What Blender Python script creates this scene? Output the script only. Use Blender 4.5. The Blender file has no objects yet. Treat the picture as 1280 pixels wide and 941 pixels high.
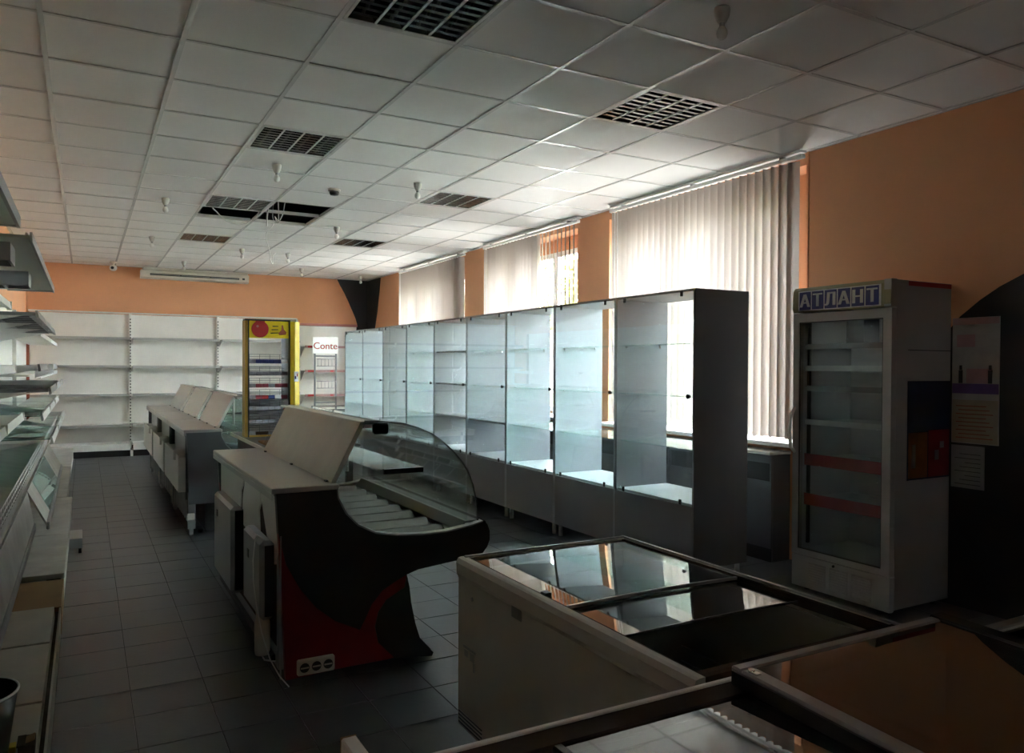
import bpy, math, random
from mathutils import Vector, Matrix

SC = bpy.context.scene
COL = SC.collection
random.seed(7)

# ------------------------------------------------------------------ camera
def make_camera():
    f, yaw, pit, rol = 968.14, 0.50380, -0.01300, 0.00490
    fw = Vector((math.sin(yaw)*math.cos(pit), math.cos(yaw)*math.cos(pit), math.sin(pit)))
    r0 = Vector((math.cos(yaw), -math.sin(yaw), 0)); u0 = r0.cross(fw)
    r = r0*math.cos(rol) + u0*math.sin(rol); u = u0*math.cos(rol) - r0*math.sin(rol)
    cd = bpy.data.cameras.new('camera'); co = bpy.data.objects.new('camera', cd); COL.objects.link(co)
    cd.sensor_fit = 'HORIZONTAL'; cd.sensor_width = 36; cd.lens = 36*f/1280; cd.clip_start = .02
    m = Matrix((r, u, -fw)).transposed().to_4x4(); m.translation = Vector((0.1764, -4.1193, 1.45))
    co.matrix_world = m; SC.camera = co
make_camera()

# ------------------------------------------------------------------ light
SKY_STRENGTH = 42.0
SUN_STRENGTH = 60.0
EXPOSURE = 0.44
def make_world():
    w = bpy.data.worlds.new('world'); SC.world = w; w.use_nodes = True
    nt = w.node_tree; bg = nt.nodes['Background']
    bg.inputs[0].default_value = (.86, .92, .99, 1); bg.inputs[1].default_value = SKY_STRENGTH
    sd = bpy.data.lights.new('sun', 'SUN'); so = bpy.data.objects.new('sun', sd); COL.objects.link(so)
    sd.energy = SUN_STRENGTH; sd.angle = math.radians(1.0); sd.color = (1, .93, .8)
    so.rotation_euler = Vector((1.0, -.2, -1.15)).to_track_quat('-Z', 'Y').to_euler(); so.location = (-8, 0, 12)
make_world()
SC.view_settings.view_transform = 'Standard'; SC.view_settings.look = 'None'
SC.view_settings.exposure = EXPOSURE; SC.view_settings.gamma = 1; SC.view_settings.use_curve_mapping = False
SC.cycles.max_bounces = 12; SC.cycles.diffuse_bounces = 6; SC.cycles.transparent_max_bounces = 24
SC.cycles.sample_clamp_indirect = 80

# ------------------------------------------------------------------ materials
def mat(name, col, rough=.5, metal=0.0, var=0.0, scale=6.0, bump=0.0, bscale=None, spec=.5, col2=None, stretch=None, coat=0.0):
    m = bpy.data.materials.new(name); m.use_nodes = True
    nt = m.node_tree; N = nt.nodes; L = nt.links; b = N['Principled BSDF']
    b.inputs['Base Color'].default_value = (*col, 1); b.inputs['Roughness'].default_value = rough
    b.inputs['Metallic'].default_value = metal; b.inputs['Specular IOR Level'].default_value = spec
    if coat: b.inputs['Coat Weight'].default_value = coat
    if var or bump:
        tc = N.new('ShaderNodeTexCoord'); src = tc.outputs['Object']
        if stretch:
            mp = N.new('ShaderNodeMapping'); mp.inputs['Scale'].default_value = stretch; L.new(src, mp.inputs[0]); src = mp.outputs[0]
        if var:
            n = N.new('ShaderNodeTexNoise'); n.inputs['Scale'].default_value = scale; n.inputs['Detail'].default_value = 6
            n.inputs['Roughness'].default_value = .65; L.new(src, n.inputs['Vector'])
            cr = N.new('ShaderNodeValToRGB'); c2 = col2 or tuple(c*(1-var) for c in col)
            cr.color_ramp.elements[0].position = .32; cr.color_ramp.elements[1].position = .68
            cr.color_ramp.elements[0].color = (*c2, 1); cr.color_ramp.elements[1].color = (*col, 1)
            L.new(n.outputs[0], cr.inputs[0]); L.new(cr.outputs[0], b.inputs['Base Color'])
            mr = N.new('ShaderNodeMapRange'); mr.inputs[3].default_value = max(.02, rough*.85); mr.inputs[4].default_value = min(1, rough*1.2)
            L.new(n.outputs[0], mr.inputs[0]); L.new(mr.outputs[0], b.inputs['Roughness'])
        if bump:
            n2 = N.new('ShaderNodeTexNoise'); n2.inputs['Scale'].default_value = bscale or scale*8; n2.inputs['Detail'].default_value = 3
            L.new(src, n2.inputs['Vector'])
            bp = N.new('ShaderNodeBump'); bp.inputs['Strength'].default_value = bump; bp.inputs['Distance'].default_value = .01
            L.new(n2.outputs[0], bp.inputs['Height']); L.new(bp.outputs[0], b.inputs['Normal'])
    return m

def glass(name, tint=(.9, .97, .95), ior=1.5, rough=0.0, haze=0.0, hazecol=(.8, .85, .85)):
    m = bpy.data.materials.new(name); m.use_nodes = True
    nt = m.node_tree; N = nt.nodes; L = nt.links; N.remove(N['Principled BSDF']); out = N['Material Output']
    t = N.new('ShaderNodeBsdfTransparent'); t.inputs[0].default_value = (*tint, 1)
    g = N.new('ShaderNodeBsdfGlossy'); g.inputs['Roughness'].default_value = rough; g.inputs[0].default_value = (1, 1, 1, 1)
    # Schlick reflectance from |N.I|, the same from both sides of the pane
    def mth(op, a, b=None):
        n = N.new('ShaderNodeMath'); n.operation = op
        for i, v in enumerate((a, b)):
            if v is None: continue
            if isinstance(v, (int, float)): n.inputs[i].default_value = v
            else: L.new(v, n.inputs[i])
        return n.outputs[0]
    ge = N.new('ShaderNodeNewGeometry'); dp = N.new('ShaderNodeVectorMath'); dp.operation = 'DOT_PRODUCT'
    L.new(ge.outputs['Normal'], dp.inputs[0]); L.new(ge.outputs['Incoming'], dp.inputs[1])
    f0 = ((ior-1)/(ior+1))**2
    fr = mth('ADD', f0, mth('MULTIPLY', 1-f0, mth('POWER', mth('SUBTRACT', 1.0, mth('ABSOLUTE', dp.outputs['Value'])), 5.0)))
    mx = N.new('ShaderNodeMixShader'); L.new(fr, mx.inputs[0]); L.new(t.outputs[0], mx.inputs[1]); L.new(g.outputs[0], mx.inputs[2])
    s = mx.outputs[0]
    if haze:
        d = N.new('ShaderNodeBsdfDiffuse'); d.inputs[0].default_value = (*hazecol, 1)
        m2 = N.new('ShaderNodeMixShader'); m2.inputs[0].default_value = haze
        L.new(s, m2.inputs[1]); L.new(d.outputs[0], m2.inputs[2]); s = m2.outputs[0]
    L.new(s, out.inputs[0]); return m

def cloth(name, col, trans=.5):
    m = bpy.data.materials.new(name); m.use_nodes = True
    nt = m.node_tree; N = nt.nodes; L = nt.links; N.remove(N['Principled BSDF']); out = N['Material Output']
    tc = N.new('ShaderNodeTexCoord'); mp = N.new('ShaderNodeMapping'); mp.inputs['Scale'].default_value = (90, 90, 4)
    n = N.new('ShaderNodeTexNoise'); n.inputs['Scale'].default_value = 3; L.new(tc.outputs['Object'], mp.inputs[0]); L.new(mp.outputs[0], n.inputs['Vector'])
    cr = N.new('ShaderNodeValToRGB'); cr.color_ramp.elements[0].color = (*[c*.9 for c in col], 1); cr.color_ramp.elements[1].color = (*col, 1); L.new(n.outputs[0], cr.inputs[0])
    d = N.new('ShaderNodeBsdfDiffuse'); t = N.new('ShaderNodeBsdfTranslucent'); mx = N.new('ShaderNodeMixShader'); mx.inputs[0].default_value = trans
    L.new(cr.outputs[0], d.inputs[0]); L.new(cr.outputs[0], t.inputs[0]); L.new(d.outputs[0], mx.inputs[1]); L.new(t.outputs[0], mx.inputs[2]); L.new(mx.outputs[0], out.inputs[0])
    return m

M = {}
M['orange'] = mat('orange_paint', (.68, .335, .17), .7, var=.08, scale=1.6, bump=.08, bscale=60)
M['black_paint'] = mat('black_paint', (.012, .012, .013), .55, var=.3, scale=2, bump=.05, bscale=50)
M['plaster'] = mat('white_plaster', (.72, .70, .66), .8, var=.08, scale=2)
M['ctile'] = mat('ceiling_tile', (.74, .73, .71), .85, var=.04, scale=3, bump=.12, bscale=180)
M['tbar'] = mat('ceiling_bar', (.70, .70, .68), .22, var=.06, scale=8)
M['plenum'] = mat('dark_plenum', (.03, .03, .03), .9, var=.4, scale=2)
M['ftile'] = mat('floor_tile', (.070, .073, .077), .36, var=.28, scale=5, bump=.05, bscale=40)
M['grout'] = mat('floor_grout', (.022, .022, .022), .9, var=.3, scale=30)
M['pvc'] = mat('white_pvc', (.80, .80, .79), .35, var=.04, scale=6)
M['wmetal'] = mat('white_enamelled_metal', (.72, .71, .66), .38, var=.08, scale=4)
M['wmetal_dirty'] = mat('stained_white_metal', (.58, .57, .52), .42, var=.30, scale=5)
M['lip_shade'] = mat('shelf_shade_grey', (.36, .36, .34), .45, var=.1, scale=6)  # grey for the painted shade line of the far shelves
M['cream'] = mat('cream_panel', (.60, .57, .48), .5, var=.16, scale=4)
M['gmetal'] = mat('grey_metal', (.33, .34, .34), .34, metal=.5, var=.15, scale=6)
M['steel'] = mat('brushed_steel', (.55, .54, .52), .32, metal=.85, var=.15, scale=10, stretch=(1, 14, 1))
M['steel_dark'] = mat('dull_steel_tray', (.27, .27, .265), .24, metal=.9, var=.25, scale=7)
M['dgrey'] = mat('dark_grey_plastic', (.030, .031, .031), .42, var=.25, scale=5)
M['mgrey'] = mat('mid_grey_panel', (.10, .105, .11), .45, var=.12, scale=5)
M['red'] = mat('dark_red_plastic', (.22, .010, .016), .45, var=.2, scale=4)
M['board'] = mat('grey_chipboard', (.175, .185, .20), .42, var=.07, scale=5)
M['board_in'] = mat('grey_chipboard_inside', (.26, .285, .31), .40, var=.05, scale=5)
M['board_top'] = mat('pale_shelf_board', (.46, .49, .51), .35, var=.05, scale=5)
M['black'] = mat('black_plastic', (.015, .015, .015), .4, var=.2, scale=10)
M['chrome'] = mat('chrome', (.7, .7, .7), .18, metal=1)
M['wire'] = mat('white_wire', (.70, .70, .68), .4, var=.1, scale=9)
M['dwire'] = mat('grey_wire', (.16, .17, .18), .4, metal=.4, var=.1, scale=9)
M['fbody'] = mat('freezer_cream', (.50, .475, .40), .42, var=.10, scale=3)
M['fbrown'] = mat('freezer_brown_rim', (.060, .042, .032), .9, var=.25, scale=8, spec=.1)
M['frim'] = mat('freezer_grey_rim', (.30, .29, .28), .3, metal=.5, var=.15, scale=8)
M['liner'] = mat('freezer_liner', (.30, .29, .24), .5, var=.2, scale=4)
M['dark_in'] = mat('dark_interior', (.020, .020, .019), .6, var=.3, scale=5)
M['fridge'] = mat('fridge_grey_white', (.40, .39, .37), .42, var=.08, scale=3)
M['fridge_in'] = mat('fridge_liner', (.52, .54, .54), .4, var=.06, scale=4)
M['olive'] = mat('olive_fascia', (.30, .27, .14), .45, var=.12, scale=6)
M['blue'] = mat('blue_print', (.022, .022, .16), .4, var=.1, scale=12)
M['lblue'] = mat('dark_blue_print', (.012, .022, .06), .45, var=.5, scale=9)
M['white'] = mat('white_print', (.82, .82, .80), .5, var=.05, scale=9)
M['pred'] = mat('red_print', (.45, .03, .03), .45, var=.2, scale=9)
M['porange'] = mat('orange_print', (.26, .10, .02), .45, var=.4, scale=14)
M['ppink'] = mat('pink_print', (.42, .25, .24), .5, var=.2, scale=9)
M['ppurple'] = mat('purple_print', (.12, .07, .20), .5, var=.2, scale=9)
M['paper'] = mat('poster_paper', (.40, .38, .34), .5, var=.2, scale=8)
M['beige_p'] = mat('beige_poster_paper', (.34, .29, .20), .5, var=.2, scale=8)
M['grey_p'] = mat('grey_notice_paper', (.24, .25, .24), .5, var=.15, scale=8)
M['yellow'] = mat('yellow_panel', (.80, .60, .015), .4, var=.06, scale=5)
M['ochre'] = mat('ochre_edge', (.50, .30, .05), .45, var=.15, scale=6)
M['rackgrey'] = mat('rack_grey', (.36, .37, .39), .45, var=.15, scale=5)
M['pack_b'] = mat('blue_pack', (.06, .08, .30), .45, var=.5, scale=30)
M['pack_g'] = mat('grey_pack', (.30, .30, .34), .45, var=.5, scale=30)
M['pack_r'] = mat('red_pack', (.34, .05, .08), .45, var=.5, scale=30)
M['cardboard'] = mat('cardboard', (.33, .20, .095), .8, var=.15, scale=6)
M['rubber'] = mat('black_rubber', (.015, .015, .015), .7)
M['bulb'] = mat('frosted_bulb', (.80, .80, .76), .25, var=.04, scale=9)
M['holder'] = mat('bulb_holder_plastic', (.55, .54, .50), .5, var=.08, scale=9)
M['raster'] = mat('mirror_raster', (.13, .13, .115), .2, metal=.9, var=.3, scale=12)
M['raster_dark'] = mat('lamp_trough', (.08, .08, .07), .35, metal=.6, var=.4, scale=14)
M['leaf'] = mat('yellow_green_leaf', (.50, .48, .035), .6, var=.45, scale=4, col2=(.22, .30, .03))
M['bark'] = mat('bark', (.10, .075, .05), .9, var=.3, scale=12)
M['ground'] = mat('outdoor_paving', (.27, .27, .25), .9, var=.2, scale=2)
M['rust'] = mat('rusty_red_metal', (.30, .075, .035), .6, var=.3, scale=12)
M['terra'] = mat('salmon_panel', (.50, .20, .18), .5, var=.1, scale=6)
M['torn'] = mat('torn_board_brown', (.075, .055, .04), .9, var=.5, scale=25)
M['blind'] = cloth('blind_fabric', (.375, .33, .30), .25)
M['fill_blind'] = cloth('fill_blind_fabric', (.40, .38, .36), .006)  # for the added window only; translucency sets how much fill light enters
M['milky'] = cloth('milky_green_plexiglass', (.66, .72, .68), .6)
M['acrylic'] = cloth('grey_acrylic', (.52, .54, .57), .6)
M['g_win'] = glass('window_glass', (.97, .985, .98))
M['g_shelf'] = glass('green_shelf_glass', (.80, .93, .90), 1.5, haze=.03)
M['g_door'] = glass('cabinet_door_glass', (.93, .97, .965), 1.45, haze=.015)
M['g_counter'] = glass('counter_glass', (.95, .975, .965), 1.45, haze=.012)
M['g_thin'] = glass('clear_shelf_glass', (.96, .98, .975), 1.15)
M['g_green'] = glass('green_tinted_glass', (.55, .80, .74), 1.5, haze=.18, hazecol=(.45, .62, .56))
M['g_lid'] = glass('coated_lid_glass', (.55, .60, .58), 2.2)
M['g_lid_dark'] = glass('coated_brown_lid_glass', (.22, .18, .15), 1.8, haze=.05, hazecol=(.30, .27, .23))
M['g_fridge'] = glass('fridge_door_glass', (.86, .90, .90), 1.4, haze=.08, hazecol=(.5, .52, .52))

# ------------------------------------------------------------------ mesh builder
class MB:
    def __init__(s): s.v = []; s.f = []; s.sm = []
    def _add(s, vs, fs, smooth=False):
        o = len(s.v); s.v += [tuple(v) for v in vs]; s.f += [tuple(i+o for i in f) for f in fs]; s.sm += [smooth]*len(fs); return s
    def box(s, x0, y0, z0, x1, y1, z1, bv=0.0):
        x0, x1 = sorted((x0, x1)); y0, y1 = sorted((y0, y1)); z0, z1 = sorted((z0, z1))
        if bv <= 0:
            vs = [(x, y, z) for z in (z0, z1) for y in (y0, y1) for x in (x0, x1)]
            return s._add(vs, [(0, 2, 3, 1), (4, 5, 7, 6), (0, 1, 5, 4), (2, 6, 7, 3), (0, 4, 6, 2), (1, 3, 7, 5)])
        b = min(bv, (x1-x0)*.49, (y1-y0)*.49, (z1-z0)*.49); vs = []
        for cx, sx in ((x0, 1), (x1, -1)):
            for cy, sy in ((y0, 1), (y1, -1)):
                for cz, sz in ((z0, 1), (z1, -1)):
                    vs += [(cx, cy+sy*b, cz+sz*b), (cx+sx*b, cy, cz+sz*b), (cx+sx*b, cy+sy*b, cz)]
        I = lambda a, bb, c, k: ((a*2+bb)*2+c)*3+k
        fs = []
        fs += [(I(0,0,0,0), I(0,0,1,0), I(0,1,1,0), I(0,1,0,0)), (I(1,0,0,0), I(1,1,0,0), I(1,1,1,0), I(1,0,1,0))]
        fs += [(I(0,0,0,1), I(1,0,0,1), I(1,0,1,1), I(0,0,1,1)), (I(0,1,0,1), I(0,1,1,1), I(1,1,1,1), I(1,1,0,1))]
        fs += [(I(0,0,0,2), I(0,1,0,2), I(1,1,0,2), I(1,0,0,2)), (I(0,0,1,2), I(1,0,1,2), I(1,1,1,2), I(0,1,1,2))]
        for c in (0, 1):
            for d in (0, 1):
                fs += [(I(c,d,0,0), I(c,d,0,1), I(c,d,1,1), I(c,d,1,0)), (I(c,0,d,0), I(c,0,d,2), I(c,1,d,2), I(c,1,d,0)), (I(0,c,d,1), I(0,c,d,2), I(1,c,d,2), I(1,c,d,1))]
        for a in (0, 1):
            for bb in (0, 1):
                for c in (0, 1): fs.append((I(a,bb,c,0), I(a,bb,c,1), I(a,bb,c,2)))
        return s._add(vs, fs)
    def prism(s, pts, a, b, axis='y'):
        """extrude a 2D outline: axis y -> pts are (x,z); axis x -> (y,z); axis z -> (x,y)"""
        P = {'y': lambda p, t: (p[0], t, p[1]), 'x': lambda p, t: (t, p[0], p[1]), 'z': lambda p, t: (p[0], p[1], t)}[axis]
        n = len(pts); vs = [P(p, a) for p in pts] + [P(p, b) for p in pts]
        fs = [tuple(range(n)), tuple(range(2*n-1, n-1, -1))] + [(i, (i+1) % n + 0, (i+1) % n + n, i+n) for i in range(n)]
        return s._add(vs, fs)
    def strip(s, pts, th, a, b, axis='y', smooth=False):
        """thick sheet following an open 2D polyline, extruded along axis"""
        n = len(pts); up = []
        for i in range(n):
            p0 = pts[max(0, i-1)]; p1 = pts[min(n-1, i+1)]; dx, dz = p1[0]-p0[0], p1[1]-p0[1]; l = math.hypot(dx, dz) or 1
            up.append((pts[i][0]-dz/l*th, pts[i][1]+dx/l*th))
        P = {'y': lambda p, t: (p[0], t, p[1]), 'x': lambda p, t: (t, p[0], p[1]), 'z': lambda p, t: (p[0], p[1], t)}[axis]
        vs = [P(p, a) for p in pts]+[P(p, a) for p in up]+[P(p, b) for p in pts]+[P(p, b) for p in up]; fs = []
        for i in range(n-1):
            fs += [(i, i+1, n+i+1, n+i), (2*n+i, 3*n+i, 3*n+i+1, 2*n+i+1)]
            if not smooth: fs += [(i, 2*n+i, 2*n+i+1, i+1), (n+i, n+i+1, 3*n+i+1, 3*n+i)]
        if smooth:      # broad faces get their own vertices so that only they shade smoothly
            s._add(vs, [(i, 2*n+i, 2*n+i+1, i+1) for i in range(n-1)], True); s._add(vs, [(n+i, n+i+1, 3*n+i+1, 3*n+i) for i in range(n-1)], True)
            smooth = False
        fs += [(0, n, 3*n, 2*n), (n-1, 3*n-1, 4*n-1, 2*n-1)]
        return s._add(vs, fs, smooth)
    def tube(s, pts, r, n=8, closed=False):
        pts = [Vector(p) for p in pts]; m = len(pts); vs = []; ref = None
        for i, p in enumerate(pts):
            a = pts[i-1] if (i or closed) else p; b = pts[(i+1) % m] if (i < m-1 or closed) else p
            t = (b-a).normalized()
            if ref is None: ref = Vector((0, 0, 1)) if abs(t.z) < .9 else Vector((1, 0, 0))
            u = (ref - t*ref.dot(t)).normalized(); ref = u; w = t.cross(u); rr = r[i] if isinstance(r, (list, tuple)) else r
            vs += [p + u*math.cos(k*2*math.pi/n)*rr + w*math.sin(k*2*math.pi/n)*rr for k in range(n)]
        fs = []; rng = m if closed else m-1
        for i in range(rng):
            j = (i+1) % m
            fs += [(i*n+k, i*n+(k+1) % n, j*n+(k+1) % n, j*n+k) for k in range(n)]
        o = len(s.v); s._add(vs, fs, True)
        if not closed: s.f += [tuple(o+k for k in range(n-1, -1, -1)), tuple(o+(m-1)*n+k for k in range(n))]; s.sm += [False]*2
        return s
    def cyl(s, x, y, z0, z1, r, n=14, r2=None): return s.tube([(x, y, z0), (x, y, z1)], [r, r if r2 is None else r2], n)
    def lathe(s, prof, c, n=18):
        vs = [(c[0]+r*math.cos(k*2*math.pi/n), c[1]+r*math.sin(k*2*math.pi/n), c[2]+z) for r, z in prof for k in range(n)]
        fs = [(i*n+k, i*n+(k+1) % n, (i+1)*n+(k+1) % n, (i+1)*n+k) for i in range(len(prof)-1) for k in range(n)]
        return s._add(vs, fs, True)
    def quad(s, *p): return s._add(p, [tuple(range(len(p)))])
    def text(s, string, mtx, size=1.0, depth=.002):
        cu = bpy.data.curves.new('t', 'FONT'); cu.body = string; cu.size = size; cu.extrude = depth; cu.align_x = 'CENTER'; cu.resolution_u = 3
        o = bpy.data.objects.new('t', cu); COL.objects.link(o); dg = bpy.context.evaluated_depsgraph_get()
        me = bpy.data.meshes.new_from_object(o.evaluated_get(dg)); bpy.data.objects.remove(o)
        s._add([mtx @ v.co for v in me.vertices], [tuple(p.vertices) for p in me.polygons]); bpy.data.meshes.remove(me); return s

def make(name, mb, material, parent=None, label=None, kind=None, off=None):
    """one mesh object; vertices are given in world space (parents are unrotated)"""
    o3 = Vector((0, 0, 0))
    p = parent
    while p is not None: o3 += Vector(p.location); p = p.parent
    if off is not None and parent is None: o3 = Vector(off)
    me = bpy.data.meshes.new(name); me.from_pydata([tuple(Vector(v)-o3) for v in mb.v], [], mb.f)
    me.polygons.foreach_set('use_smooth', mb.sm); me.validate(); me.update()
    import bmesh
    bm = bmesh.new(); bm.from_mesh(me); bmesh.ops.recalc_face_normals(bm, faces=bm.faces); bm.to_mesh(me); bm.free()
    me.materials.append(material)
    ob = bpy.data.objects.new(name, me); COL.objects.link(ob)
    if parent is not None: ob.parent = parent
    elif off is not None: ob.location = o3
    if label: ob['label'] = label
    if kind: ob['kind'] = kind
    return ob
def tag(o, label, cat, group=None, kind=None):
    o['label'] = label; o['category'] = cat
    if group: o['group'] = group
    if kind: o['kind'] = kind
    return o
def thing(name, loc, label, cat, group=None):
    o = bpy.data.objects.new(name, None); COL.objects.link(o); o.location = loc; o.empty_display_size = .05
    return tag(o, label, cat, group)
def dup(root, loc, label=None, group=None):
    r = root.copy(); COL.objects.link(r); r.location = loc
    if label: r['label'] = label
    if group: r['group'] = group
    for ch in list(root.children):
        c = ch.copy(); COL.objects.link(c); c.parent = r
        for g in list(ch.children):
            d = g.copy(); COL.objects.link(d); d.parent = c
    return r
def B(*a, bv=0.0): return MB().box(*a, bv=bv)
def struct(name, mb, m): return make(name, mb, m, kind='structure')

CE = 3.044            # ceiling height
XL, XR, YB, YF = -.62, 4.85, 10.0, -4.9

# ------------------------------------------------------------------ floor
floor = struct('floor', B(XL-.2, YF-.2, -.12, XR+.3, YB+.2, -.004), M['grout'])
def floor_tiles():
    me = None; vis = []; rest = MB(); ax, ay = .1764, -4.1193
    fx, fy = math.sin(.5038), math.cos(.5038)
    tiles = []
    for i in range(-3, 16):
        for j in range(-17, 34):
            x, y = .05+.3*i, .3*j
            if x+.3 > XR+.001 or x < XL-.3 or y < YF or y+.3 > YB+.01: continue
            dx, dy = x+.15-ax, y+.15-ay; d = dx*fx+dy*fy; l = dx*fy-dy*fx
            inview = d > .3 and abs(l) < .66*d*1.08 and d*.5/1.45 > .9
            hid = x < -.1 or (x > 3.6) or (.95 <= x and x < 1.5 and y > -.6)
            tiles.append((0 if (inview and not hid) else 1, d, x, y))
    tiles.sort()
    for k, (h, d, x, y) in enumerate(tiles):
        z = random.uniform(-.0008, .0006)
        if k < 298 and h == 0:
            if me is None:
                o = make('floor_tile', B(-.1485, -.1485, -.0035, .1485, .1485, 0, bv=.0015), M['ftile'], floor); me = o.data
            else:
                o = bpy.data.objects.new('floor_tile', me); COL.objects.link(o); o.parent = floor
            o.location = (x+.15, y+.15, z); o.rotation_euler = (random.uniform(-.0012, .0012), random.uniform(-.0012, .0012), 0)
        else: rest.box(x+.0015, y+.0015, -.0035, x+.2985, y+.2985, z)
    make('floor_tile', rest, M['ftile'], floor, kind='stuff')
floor_tiles()

# ------------------------------------------------------------------ walls and windows
struct('wall_left', B(XL-.2, YF-.2, 0, XL, YB+.2, CE+.45), M['orange'])
struct('wall_front', MB().box(XL, YF-.2, 0, -.45, YF, CE+.45).box(2.0, YF-.2, 0, XR+.35, YF, CE+.45).box(-.45, YF-.2, 0, 2.0, YF, .5).box(-.45, YF-.2, 2.6, 2.0, YF, CE+.45), M['orange'])
NICHES = [(5.75, 8.28), (2.90, 5.12), (-.147, 2.32)]       # window 1 is the far one
ZS, ZH = .86, 2.95
wr = MB(); T = XR+.42
ys = [YF]+[v for n in reversed(NICHES) for v in n]+[YB]
for a, b in zip(ys[0::2], ys[1::2]): wr.box(XR, a, 0, T, b, CE+.45)
for a, b in NICHES: wr.box(XR, a, 0, T, b, ZS).box(XR, a, ZH, T, b, CE+.45)
struct('wall_right', wr, M['orange'])
struct('wall_back', B(XL, YB, 0, T, YB+.2, CE+.45), M['black_paint'])
# orange painted boards over the black back wall, with the swooping right edge and a bright bottom lip
bk = [(XL, 2.19), (4.628, 2.19), (4.63, 2.227), (4.60, 2.33), (4.535, 2.477), (4.46, 2.64), (4.383, 2.797), (4.31, 2.92), (4.247, 3.043), (XL, 3.043)]
trim1 = struct('trim_1', MB().prism(bk, YB-.03, YB, 'y'), M['orange'])
struct('trim_2', MB().prism([(YB-.052, 2.175), (YB-.03, 2.172), (YB-.03, 2.215), (YB-.045, 2.212)], 3.45, 4.63, 'x'), M['terra'])
# black swooshes painted on the window wall: thin boards with curved edges
far_sw = [(YB-.0, 0), (YB-.0, 3.043), (9.28, 3.043), (9.36, 2.75), (9.46, 2.42), (9.58, 2.14), (9.66, 1.8), (9.72, 1.3), (9.75, .8), (9.76, 0)]
struct('trim_3', MB().prism(far_sw, XR-.012, XR, 'x'), M['black_paint'])
near_sw = [(-.60, 0), (-.62, .5), (-.75, .95), (-.95, 1.36), (-1.12, 1.58), (-1.254, 1.708), (-1.303, 1.765), (-1.422, 1.858), (-1.536, 1.929), (-1.667, 1.99), (-1.9, 2.07), (-2.3, 2.16), (-3, 2.24), (YF, 2.3), (YF, 0)]
struct('trim_4', MB().prism(near_sw, XR-.012, XR, 'x'), M['black_paint'])
struct('trim_5', B(XR-.012, -.165, .9, XR, -.147, CE), M['orange'])
struct('baseboard_back', B(XL, YB-.045, 0, 3.5, YB-.03, .07), M['black'])

def window(k, a, b, y0, y1):
    fr = MB(); x0, x1 = XR+.22, XR+.29; z0, z1 = ZS+.06, 2.80
    w = struct('window_%d' % k, MB().box(x0, a, ZS, x1-.01, y0, ZH).box(x0, y1, ZS, x1-.01, b, ZH).box(x0, y0, z1, x1-.01, y1, ZH).box(x0, y0, ZS, x1-.01, y1, z0), M['orange'])
    fr.box(x0-.005, y0, z0, x1, y0+.06, z1).box(x0-.005, y1-.06, z0, x1, y1, z1).box(x0-.005, y0, z0, x1, y1, z0+.06).box(x0-.005, y0, z1-.06, x1, y1, z1)
    make('window_frame', fr, M['pvc'], w)
    n = 3; st = (y1-y0)/n
    for i in range(1, n): make('mullion', B(x0-.004, y0+st*i-.05, z0, x1-.002, y0+st*i+.05, z1), M['pvc'], w)
    for i in range(n): make('pane', B(x0+.03, y0+st*i+.03, z0+.03, x0+.036, y0+st*(i+1)-.03, z1-.03), M['g_win'], w)
    make('window_sill', B(XR-.16, a+.01, ZS, XR+.22, b-.01, ZS+.035, bv=.008), M['pvc'], w)
    if k == 2: make('casement_handle', MB().box(x0-.03, y0+st-.02, 1.62, x0-.005, y0+st+.02, 1.66).box(x0-.04, y0+st-.012, 1.52, x0-.028, y0+st+.012, 1.66), M['pvc'], w)
for k, (a, b) in enumerate(NICHES):
    window(k+1, a, b, a+(.27 if k == 2 else .17), b-.16)

# added unseen window behind the camera, put in to light the near end
fill_win = struct('window_4', MB().box(-.45, YF-.14, .5, -.39, YF-.08, 2.6).box(1.94, YF-.14, .5, 2.0, YF-.08, 2.6).box(-.39, YF-.14, .5, 1.94, YF-.08, .56).box(-.39, YF-.14, 2.54, 1.94, YF-.08, 2.6).box(.745, YF-.14, .56, .805, YF-.08, 2.54), M['pvc'])
for a, b in ((-.39, .745), (.805, 1.94)): make('pane', B(a, YF-.112, .56, b, YF-.106, 2.54), M['g_win'], fill_win)
for k in range(28): make('fill_blind_slat', MB().box(-.45+.0875*k, YF-.04-.006*(k % 2), .52, -.45+.0875*k+.089, YF-.039-.006*(k % 2), 2.58), M['fill_blind'], fill_win)

# under-sill radiator casing running along the window wall
rc = thing('radiator_casing', (4.64, -.024, 0), 'long grey radiator casing under the windows with black vent slots and pale top', 'radiator cover')
RX = 4.64; n = 8; L0, L1 = -.024, 9.2; st = (L1-L0)/n
make('casing_body', B(RX+.016, L0+.002, .0, XR-.014, L1, .80), M['mgrey'], rc)
for i in range(n):
    a, b = L0+st*i, L0+st*(i+1)
    make('front_panel', MB().box(RX, a+.004, .10, RX+.016, b-.004, .60).box(RX, a+.004, .60, RX+.016, a+.02, .735).box(RX, b-.02, .60, RX+.016, b-.004, .735).box(RX, a+.004, .735, RX+.016, b-.004, .80), M['mgrey'], rc)
    make('vent_slot', B(RX+.008, a+.02, .60, RX+.0159, b-.02, .735), M['black'], rc, 'black vent slot')
make('top_board', B(RX-.03, L0-.01, .80, XR-.014, L1, .824, bv=.004), M['wmetal'], rc, 'pale top board')
make('toe_kick', B(RX+.006, L0+.01, 0, RX+.0158, L1, .098), M['black'], rc)

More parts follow.
